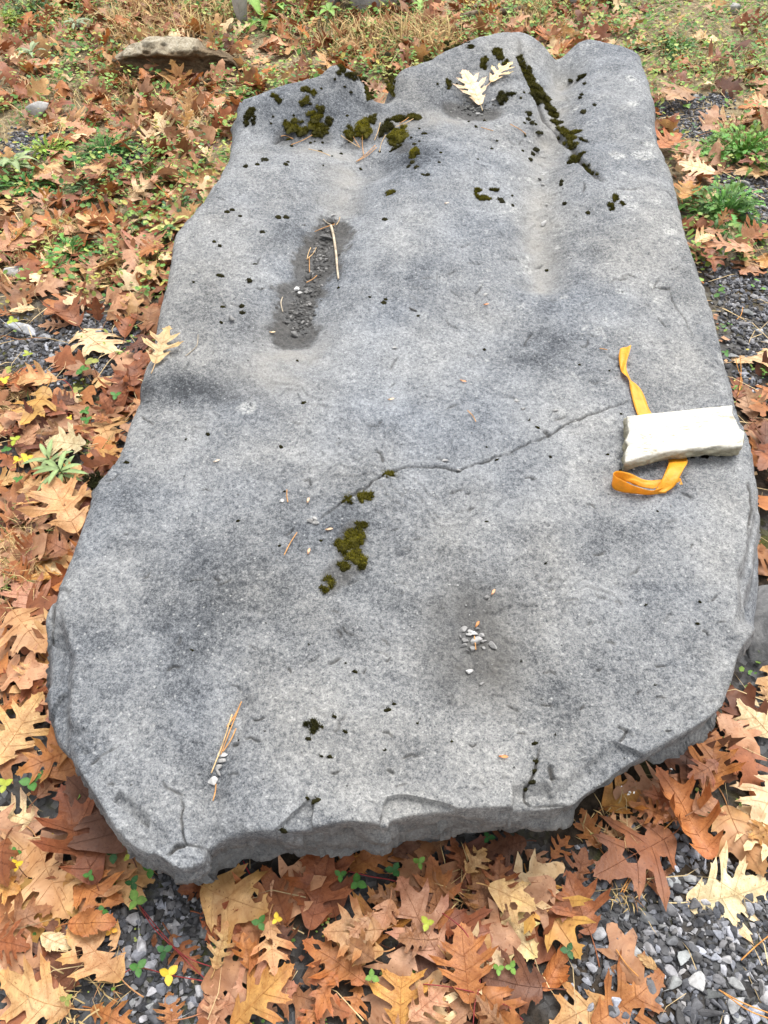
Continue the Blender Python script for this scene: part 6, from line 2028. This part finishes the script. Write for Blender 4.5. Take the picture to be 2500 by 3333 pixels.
rosette(190, 1520, 11, .072, .0062, (0.22, 0.30, 0.12), 'pale green lance leaved rosette left of the slab', 71, .35, .35, .075)
rosette(150, 1480, 8, .058, .0065, (0.21, 0.28, 0.12), 'smaller pale green rosette behind the larger one', 72, .5, .4, .06)
rosette(40, 520, 12, .09, .011, (0.22, 0.28, 0.13), 'pale strap leaved plant at the left edge', 73, .75, .75, .05)
rosette(553, 740, 9, .07, .008, (0.40, 0.36, 0.12), 'yellowish dry rosette beside the left rim of the slab', 74, .35, .3, .04)
rosette(100, 165, 10, .08, .009, (0.22, 0.27, 0.15), 'grey green strap leaved plant among far left leaves', 75, .8, .6, .04)
rosette(245, 75, 9, .08, .009, (0.22, 0.27, 0.16), 'pale grey green plant at the top left', 76, .8, .6, .04)
rosette(2500, 1160 + 60, 8, .04, .003, (0.10, 0.20, 0.04), 'small grassy tuft under the pale yellow leaf', 77, .8, .5, .01)


def broadleaf(px, py, leaves, lab, seed):
    """upright stem with a few broad oval leaves"""
    p = P(px, py, 0.0)
    p.z = gz1(p.x, p.y)
    r = np.random.default_rng(seed)
    mb = MB()
    hh = max(l[2] for l in leaves)
    mb.tube([(0, 0, 0), (.004, 0, hh * .5), (0, 0, hh)], .002, np.array((.2, .3, .09)), 6)
    root = add('broadleaf_plant', mb.mesh('stem', M_GREEN), label=lab, cat='plant')
    root.location = p
    for a, L, z, up in leaves:
        m2 = MB()
        strap_leaf(m2, (0, 0, z), (math.cos(a), math.sin(a), 0), L, L * .24, up, .5, np.array((0.20, 0.34, 0.07)) * r.uniform(.85, 1.2), 8)
        add('leaf', m2.mesh('leaf', M_GREEN), parent=root)


broadleaf(905, 40, [(1.2, .13, .06, 1.3), (3.5, .09, .05, .9), (5.2, .08, .04, .5)], 'broad bright green leaved plant at the top beside the upright stone', 81)
broadleaf(850, 85, [(2.2, .11, .05, 1.2), (4.0, .10, .03, .2), (0.3, .10, .03, .3), (5.5, .08, .03, .1)], 'broad green leaved plant below the upright stone', 82)
broadleaf(1072, 72, [(.3, .06, .05, .5), (1.5, .06, .05, .7), (2.6, .06, .05, .5), (3.9, .06, .05, .4), (5.2, .06, .05, .4)], 'small bright green seedling in front of the grey boulders', 83)
broadleaf(1370, 40, [(.3, .06, .04, .5), (1.9, .06, .04, .6), (3.2, .05, .04, .5), (4.6, .06, .04, .4)], 'light green seedling at the top right of the boulders', 84)


def bush(px, py, rx, h, n, lab, seed, col=(0.10, 0.25, 0.035), leafL=.035):
    """low mound of lobed leaves on short stems"""
    p = P(px, py, 0.0)
    p.z = gz1(p.x, p.y)
    r = np.random.default_rng(seed)
    ms = MB()
    mf = MB()
    for _ in range(n):
        a = r.uniform(0, 6.3)
        f = math.sqrt(r.random()) * (1 + .28 * math.sin(2 * a + seed) + .22 * math.sin(3 * a + seed * 1.7))
        bx, by = rx * f * .55 * math.cos(a), rx * f * .5 * math.sin(a)
        top = Vector((rx * f * math.cos(a), rx * f * .9 * math.sin(a), h * r.uniform(.2, 1.0) ** 1.0 * max(.15, 1 - .5 * f * f) * (1.35 if r.random() < .12 else .85)))
        b0 = Vector((bx * .5, by * .5, 0))
        ms.tube([b0, (b0 + top) / 2 + Vector((0, 0, .01)), top], .0009, np.array(col) * 1.3, 4)
        d = (top - b0)
        d.z *= .5
        d = (d.normalized() + Vector(r.normal(size=3) * .35)).normalized()
        side = d.cross(Vector((0, 0, 1)))
        side = (side.normalized() if side.length > .05 else Vector((1, 0, 0)))
        nrm = side.cross(d)
        L = leafL * r.uniform(.6, 1.3)
        c = np.array(col) * r.uniform(.55, 1.6) * np.array([r.uniform(.8, 1.5), 1, r.uniform(.6, 1.2)])
        # lobed blade: pairs of rounded lobes
        prof = [(0, .04), (.15, .10), (.25, .30), (.34, .13), (.48, .42), (.58, .18), (.74, .40), (.86, .20), (1.0, .03)]
        V, F = [], []
        for t, w in prof:
            cc = top + d * (L * t) - Vector((0, 0, L * .35 * t * t))
            ww = L * w * .62
            fw = d * (L * (.10 if w > .25 else 0))
            V += [tuple(cc - side * ww + fw + nrm * ww * .3), tuple(cc), tuple(cc + side * ww + fw + nrm * ww * .3)]
        for i in range(len(prof) - 1):
            q = i * 3
            F += [(q, q + 1, q + 4, q + 3), (q + 1, q + 2, q + 5, q + 4)]
        mf.put(V, F, c)
    root = add('leafy_bush', ms.mesh('stems', M_GREEN), label=lab, cat='plant')
    root.location = p
    add('foliage', mf.mesh('foliage', M_GREEN), parent=root)


bush(2412, 512, .135, .10, 330, 'upper of two bright green leafy bushes right of the slab', 91)
bush(2345, 712, .120, .11, 300, 'lower of two bright green leafy bushes right of the slab', 92, (0.085, 0.22, 0.045))
bush(2200, 160, .10, .05, 130, 'low green leafy patch behind the far right rim', 93, (0.07, 0.20, 0.05), .022)
bush(345, 495, .12, .05, 170, 'low grassy green plant in the upper left litter', 94, (0.07, 0.20, 0.04), .024)
bush(95, 615, .09, .05, 120, 'green leafy weed at the left edge', 95, (0.06, 0.19, 0.04), .028)
bush(240, 842, .07, .06, 90, 'bright green lobed weed above the left gravel patch', 96, (0.09, 0.26, 0.06), .032)
bush(590, 680, .07, .04, 70, 'green weed hugging the left rim of the slab', 97, (0.08, 0.18, 0.07), .026)
bush(110, 45, .12, .09, 170, 'grey green bush at the top left', 98, (0.10, 0.17, 0.08), .03)
bush(285, 620, .10, .035, 150, 'flat feathery green weed in the left litter', 99, (0.09, 0.17, 0.06), .018)
bush(20, 90, .10, .07, 130, 'yellow green weed in the upper left corner', 100, (0.22, 0.30, 0.04), .024)
bush(160, 500, .07, .06, 90, 'light green weed beside the strap leaved plant', 103, (0.20, 0.32, 0.05), .03)


# red runners of the strawberries
def runner(pxs, lab, rad=.0009, col=(0.24, 0.030, 0.032), lift=.022):
    pts = [tuple(P(a, b2, lift)) for a, b2 in pxs]
    q = spline(pts, 8 * len(pts))
    q[:, 2] += 0.004 * np.sin(np.linspace(0, 9, len(q)))
    mb = MB()
    mb.tube([tuple(v) for v in q], rad, np.array(col), 5)
    add('runner', mb.mesh('runner', M_STALK), label=lab, cat='runner', group='strawberry runners')


runner([(443, 2935), (470, 2965), (530, 3040), (600, 3110), (700, 3150), (760, 3155)], 'upper of two red runners crossing the bottom left gravel')
runner([(460, 2960), (510, 3030), (580, 3100), (640, 3160), (690, 3205)], 'lower of two red runners crossing the bottom left gravel')
runner([(1440, 2972), (1510, 3030), (1550, 3110), (1563, 3195), (1545, 3270), (1540, 3333)], 'red runner arching over the bright orange leaf', lift=.045)
runner([(1375, 3203), (1460, 3213), (1560, 3234), (1650, 3275), (1702, 3320)], 'red runner lying across the bottom right litter', lift=.045)
runner([(792, 2803), (808, 2835), (826, 2862)], 'short bright red runner under the front left of the slab', .0012, (.36, .02, .04))
runner([(145, 1252), (200, 1239), (232, 1262), (239, 1310), (225, 1345), (212, 1360)], 'looping red runner left of the slab', .0012)
runner([(205, 2715), (270, 2680), (300, 2700), (330, 2725)], 'thin red runner beside the folded leaf', .001)
runner([(1120, 2836), (1200, 2850), (1290, 2870)], 'red runner between the green trefoils below the slab', .001)
runner([(380, 3185), (450, 3150), (560, 3175), (700, 3200)], 'red runner by the large yellow trefoil', .001)
runner([(0, 1095), (60, 1101), (150, 1103)], 'thin orange stem lying on the left gravel', .0011, (.30, .12, .04), .026)


# ------------------------------------------------------------------ needles, twigs, seeds on the slab
def stick(pts, rad, col, name, lab, cat, group=None, r1=None, on=True, mat=None, lift=.003):
    q = [tuple(on_slab(a, b2, lift)) if on else tuple(P(a, b2, lift)) for a, b2 in pts]
    q = spline(q, 6 * len(q)) if len(q) > 2 else np.array(q)
    mb = MB()
    mb.tube([tuple(v) for v in q], rad, np.array(col), 6, r1)
    add(name, mb.mesh(name, mat or M_WOOD), label=lab, cat=cat, group=group)


stick([(1078, 742), (1086, 775), (1094, 830), (1098, 880), (1102, 915)], .0042, (.46, .38, .28), 'twig', 'pale straight twig lying in the dark groove', 'twig', r1=.0025, lift=.007)
stick([(1052, 716), (1065, 728), (1090, 740)], .0014, (.42, .36, .28), 'twig', 'thin pale twig at the top of the dark groove', 'twig')
stick([(920, 970), (915, 990), (921, 1018)], .0016, (.40, .34, .26), 'twig', 'short curved pale twig left of the dark groove', 'twig')
stick([(646, 1092), (640, 1130), (605, 1162)], .0010, (.40, .34, .26), 'twig', 'thin curved stem beside the leaf on the left rim', 'twig')
NEED = [((1025, 760), (1090, 735), 'needle crossing the twig in the dark groove'), ((1095, 738), (1107, 712), 'needle pointing up from the twig top'), ((1000, 850), (1012, 812), 'needle left in the dark groove'), ((998, 850), (1030, 812), 'needle slanting in the dark groove'),
        ((998, 925), (1032, 902), 'needle low in the dark groove'), ((1007, 845), (1008, 892), 'needle hanging down in the dark groove'), ((915, 446), (955, 458), 'needle at the left end of the mossy shelf'), ((948, 476), (1017, 445), 'longest needle on the mossy shelf'),
        ((1110, 447), (1172, 486), 'needle left of the middle shelf cushions'), ((1148, 448), (1172, 486), 'needle meeting the other at the shelf'), ((1180, 440), (1184, 512), 'upright needle below the brightest cushion'), ((1165, 530), (1226, 485), 'lower needle slanting below the shelf'),
        ((1160, 532), (1222, 478), 'thin needle beside the lower slanting one'), ((1288, 418), (1346, 392), 'needle crossing near the domed cushion'), ((1300, 408), (1330, 388), 'short needle crossing near the domed cushion'), ((1219, 462), (1238, 405), 'needle standing by the ragged moss mat'),
        ((1660, 410), (1712, 443), 'lone needle on the ridge below the pale leaves'), ((1565, 420), (1605, 432), 'faint needle below the larger pale leaf'), ((1235, 500), (1255, 445), 'needle left of the domed cushion'), ((1005, 490), (1075, 512), 'pale needle below the mossy shelf'),
        ((788, 2288), (740, 2370), 'uppermost needle of the front left bundle'), ((785, 2295), (720, 2460), 'longest needle of the front left bundle'), ((770, 2375), (728, 2450), 'short needle of the front left bundle'), ((757, 2330), (690, 2520), 'left needle of the front left bundle'), ((705, 2555), (695, 2610), 'lowest needle of the front left groove'),
        ((968, 1738), (926, 1812), 'thin needle left of the big moss cushions'), ((935, 1600), (938, 1640), 'pale needle above the left pebble'), ((1521, 1342), (1548, 1378), 'lone short needle in the middle of the slab'), ((1543, 2075), (1548, 2120), 'needle lying on the pebble pile'), ((1950, 1140), (1975, 1145), 'tiny needle left of the ribbon tail')]
for a, b2, lab in NEED:
    m = ((a[0] + b2[0]) / 2 + random.uniform(-4, 4), (a[1] + b2[1]) / 2 + random.uniform(-3, 3))
    stick([a, m, b2], .0011, (.50, .26, .10) if random.random() < .7 else (.55, .38, .2), 'pine_needle', lab, 'pine needle', 'pine needles on the slab', lift=.006)
for px, py, a, c, lab in [(1002, 1637, 80, (.62, .42, .28), 'winged seed left of the moss cushions'), (1578, 995, 20, (.55, .25, .12), 'red winged seed in the middle of the slab'), (1502, 1242, -20, (.55, .25, .12), 'red winged seed right of centre'), (882, 1085, 10, (.62, .48, .30), 'tan seed at the lower left of the dark groove'),
                           (1065, 1727, 15, (.6, .40, .26), 'tan seed beside the pebble trio'), (1004, 1803, 80, (.6, .36, .22), 'orange seed left of the big moss cushions'), (700, 1506, 30, (.5, .42, .34), 'pale seed at the left of the slab'), (1550, 2040, 60, (.45, .20, .08), 'orange bud on top of the pebble pile'),
                           (1602, 1935, 60, (.5, .28, .16), 'red stemmed bud above the shallow hollow'), (1268, 1304, 20, (.6, .42, .28), 'tan scale near the slab centre'), (1450, 666, 30, (.6, .48, .38), 'pale seed in the far half'), (1630, 2465, 0, (.5, .2, .08), 'small orange scale near the front')]:
    p = on_slab(px, py, .003)
    mb = MB()
    ca = math.radians(a)
    strap_leaf(mb, (0, 0, 0), (math.cos(ca), math.sin(ca), 0), .012, .0024, .12, .1, c)
    mb.tube([(0, 0, .001), (-.004 * math.cos(ca), -.004 * math.sin(ca), .002)], .0022, np.array(c) * .7, 6, .001)
    o = add('seed', mb.mesh('seed', M_STRAW), label=lab, cat='seed', group='seeds and buds on the slab')
    o.location = p
# fallen branch at the back
stick([(1490, 62), (1560, 42), (1640, 38), (1705, 26)], .017, (.16, .12, .085), 'branch', 'grey fallen branch lying behind the slab', 'branch', r1=.012, on=False, lift=.02)
for pts, lab in [([(2395, 1165), (2402, 1200), (2415, 1240), (2400, 1290)], 'orange pine needle under the pale yellow leaf'), ([(2410, 1160), (2412, 1220), (2405, 1280)], 'second orange pine needle under the pale yellow leaf'), ([(2398, 1040), (2412, 1025), (2418, 1000)], 'orange needle in the right gravel'),
                 ([(2412, 3125), (2460, 3080), (2510, 3040)], 'orange needle at the right edge of the lower gravel'), ([(2340, 3222), (2420, 3265), (2510, 3300)], 'long orange needle at the bottom right'), ([(2350, 3228), (2430, 3285), (2510, 3318)], 'second long orange needle at the bottom right'),
                 ([(2020, 2905), (2045, 2860), (2060, 2825)], 'needle of the bundle under the lobed rust leaf'), ([(2030, 2905), (2052, 2862), (2068, 2830)], 'second needle of the bundle under the lobed rust leaf'), ([(2160, 2700), (2190, 2670), (2215, 2640)], 'needle beside the dark round stone'),
                 ([(2005, 3090), (2040, 3140), (2078, 3178)], 'grey stem lying on the lower right gravel')]:
    stick(pts, .0011, (.52, .24, .07), 'pine_needle', lab, 'pine needle', 'pine needles on the ground', on=False, lift=.025)


# ------------------------------------------------------------------ dry grass, ground cover
def grass():
    r = np.random.default_rng(141)
    mb = MB()
    cl = []   # clumps: px, py, radius m, n, height, straw fraction
    for px, py, rad, n, h, sf in [(1390, 150, .16, 420, .14, .97), (1180, 170, .18, 240, .11, .85), (560, 70, .30, 620, .11, .97), (480, 100, .22, 400, .09, .97), (1250, 130, .2, 260, .1, .9), (1120, 110, .3, 260, .08, .8), (60, 60, .4, 300, .07, .7), (1640, 60, .25, 300, .08, .85), (740, 30, .15, 160, .12, .97), (470, 330, .15, 160, .07, .9),
                                  (590, 420, .12, 150, .06, .9), (420, 880, .10, 220, .06, .98), (180, 770, .10, 160, .06, .9), (250, 740, .08, 120, .05, .9), (520, 620, .12, 190, .05, .95), (60, 1800, .07, 120, .07, .85), (30, 1930, .07, 120, .08, .8), (110, 1690, .06, 70, .06, .6),
                                  (60, 1300, .08, 160, .05, .95), (310, 1470, .05, 60, .05, .5), (300, 3240, .05, 60, .05, .98), (1500, 2890, .035, 60, .05, .98), (30, 880, .1, 120, .06, .9), (2440, 440, .12, 120, .05, .9), (2300, 200, .25, 280, .05, .7), (1770, 60, .15, 160, .08, .9),
                                  (1060, 120, .25, 240, .07, .6), (330, 60, .3, 240, .06, .6), (200, 330, .3, 220, .05, .7), (60, 330, .2, 150, .05, .6), (2420, 220, .2, 180, .04, .7), (1960, 2690, .05, 40, .05, .98), (2030, 2890, .035, 60, .035, .99)]:
        cl.append((P(px, py, 0), rad, n, h, sf))
    for c, rad, n, h, sf in cl:
        for _ in range(n):
            a = r.uniform(0, 6.3)
            f = math.sqrt(r.random()) * rad
            x, y = c.x + f * math.cos(a), c.y + f * math.sin(a)
            if in_slab([x], [y])[0]:
                continue
            z = gz1(x, y)
            L = h * r.uniform(.5, 1.25)
            b = r.uniform(0, 6.3)
            lean = r.uniform(.2, 1.0)
            w = r.uniform(.0007, .0016) * (1.0 + .45 * max(0, c.y - 1.0))
            s = np.array([-math.sin(b), math.cos(b), 0]) * w
            p0 = np.array([x, y, z])
            d = np.array([math.cos(b) * lean, math.sin(b) * lean, 1.0])
            d /= np.linalg.norm(d)
            p1 = p0 + d * L * .55
            d2 = d + np.array([math.cos(b) * .6, math.sin(b) * .6, -.5])
            d2 /= np.linalg.norm(d2)
            p2 = p1 + d2 * L * .5
            col = np.array((.56, .41, .19)) * r.uniform(.55, 1.25) if r.random() < sf else np.array((.16, .24, .06)) * r.uniform(.6, 1.4)
            if r.random() < .2:
                col = np.array((.30, .15, .065)) * r.uniform(.7, 1.2)
            mb.put([p0 - s, p0 + s, p1 + s * .8, p1 - s * .8, p2], [(0, 1, 2, 3), (3, 2, 4)], col)
    for _ in range(5200):     # loose stems lying about
        x, y = r.uniform(-2.4, 2.3), r.uniform(-.15, 5.0)
        if in_slab([x], [y])[0]:
            continue
        if y < 1.2 and r.random() < .55:
            continue
        z = gz1(x, y) + r.uniform(.004, .03)
        b = r.uniform(0, 6.3)
        L = r.uniform(.02, .09)
        w = r.uniform(.0005, .0011) * (1.0 + .4 * max(0, y - 1.0))
        s = np.array([-math.sin(b), math.cos(b), 0]) * w
        p0 = np.array([x, y, z])
        p1 = p0 + np.array([math.cos(b), math.sin(b), r.uniform(-.1, .35)]) * L
        p2 = p1 + np.array([math.cos(b + .4), math.sin(b + .4), r.uniform(-.5, .1)]) * L * .5
        col = np.array((.54, .40, .21)) * r.uniform(.4, 1.25)
        mb.put([p0 - s, p0 + s, p1 + s * .8, p1 - s * .8, p2], [(0, 1, 2, 3), (3, 2, 4)], col)
    add('dry_grass', mb.mesh('dry_grass', M_STRAW), label='wisps of dry straw coloured grass among the leaves', kind='stuff')


grass()


def ground_cover():
    r = np.random.default_rng(151)
    cov = Raster(lambda a, c: fbm(a, c, 2.4, 3, 161), -2.7, 2.6, -.3, 5.3, .05)
    mb = MB()
    n = 0
    tries = 0
    while n < 12000 and tries < 60000:
        tries += 1
        x, y = r.uniform(-2.6, 2.5), r.uniform(-.2, 5.2)
        px, py = to_px((x, y, 0))
        dn = cov(x, y)
        if py > 2400:
            pr = .30 if dn > .1 else .05
        elif py > 1000:
            pr = .35 if dn > .0 else .05
        else:
            pr = .9 if dn > .05 else .22
        if px > 2000 and py < 330:
            pr = max(pr, .65)
        if in_gravel(np.array([x]), np.array([y]))[0]:
            pr *= .12
        if r.random() > pr or in_slab([x], [y])[0]:
            continue
        k = int(r.integers(2, 6))
        base = np.array([(.10, .21, .04), (.17, .27, .055), (.27, .32, .08), (.06, .15, .035), (.34, .30, .07)][int(r.choice(5, p=[.3, .26, .2, .14, .1]))])
        for _ in range(k):
            s = r.uniform(.0018, .0042) if py > 2300 else r.uniform(.003, .007) if py > 1000 else r.uniform(.004, .011)
            qx, qy = x + r.normal() * (.006 if py > 2300 else .014), y + r.normal() * (.006 if py > 2300 else .014)
            q = np.array([qx, qy, gz1(qx, qy) + (r.uniform(.003, .012) if py > 2300 else r.uniform(.006, .022) if py > 1000 else r.uniform(.006, .065))])
            m = 5
            a0 = r.uniform(0, 6.3)
            tl = r.normal(size=2) * .4
            V = [q]
            for i in range(m):
                t = a0 + i * 6.283 / m
                dx, dy = math.cos(t) * s, math.sin(t) * s * .8
                V.append(q + np.array([dx, dy, dx * tl[0] + dy * tl[1] + s * .2]))
            mb.put(V, [(0, 1 + i, 1 + (i + 1) % m) for i in range(m)], base * r.uniform(.8, 1.6))
        n += 1
    add('ground_cover', mb.mesh('ground_cover', M_GREEN), label='small round green and yellow ground cover leaves among the litter', kind='stuff')


ground_cover()
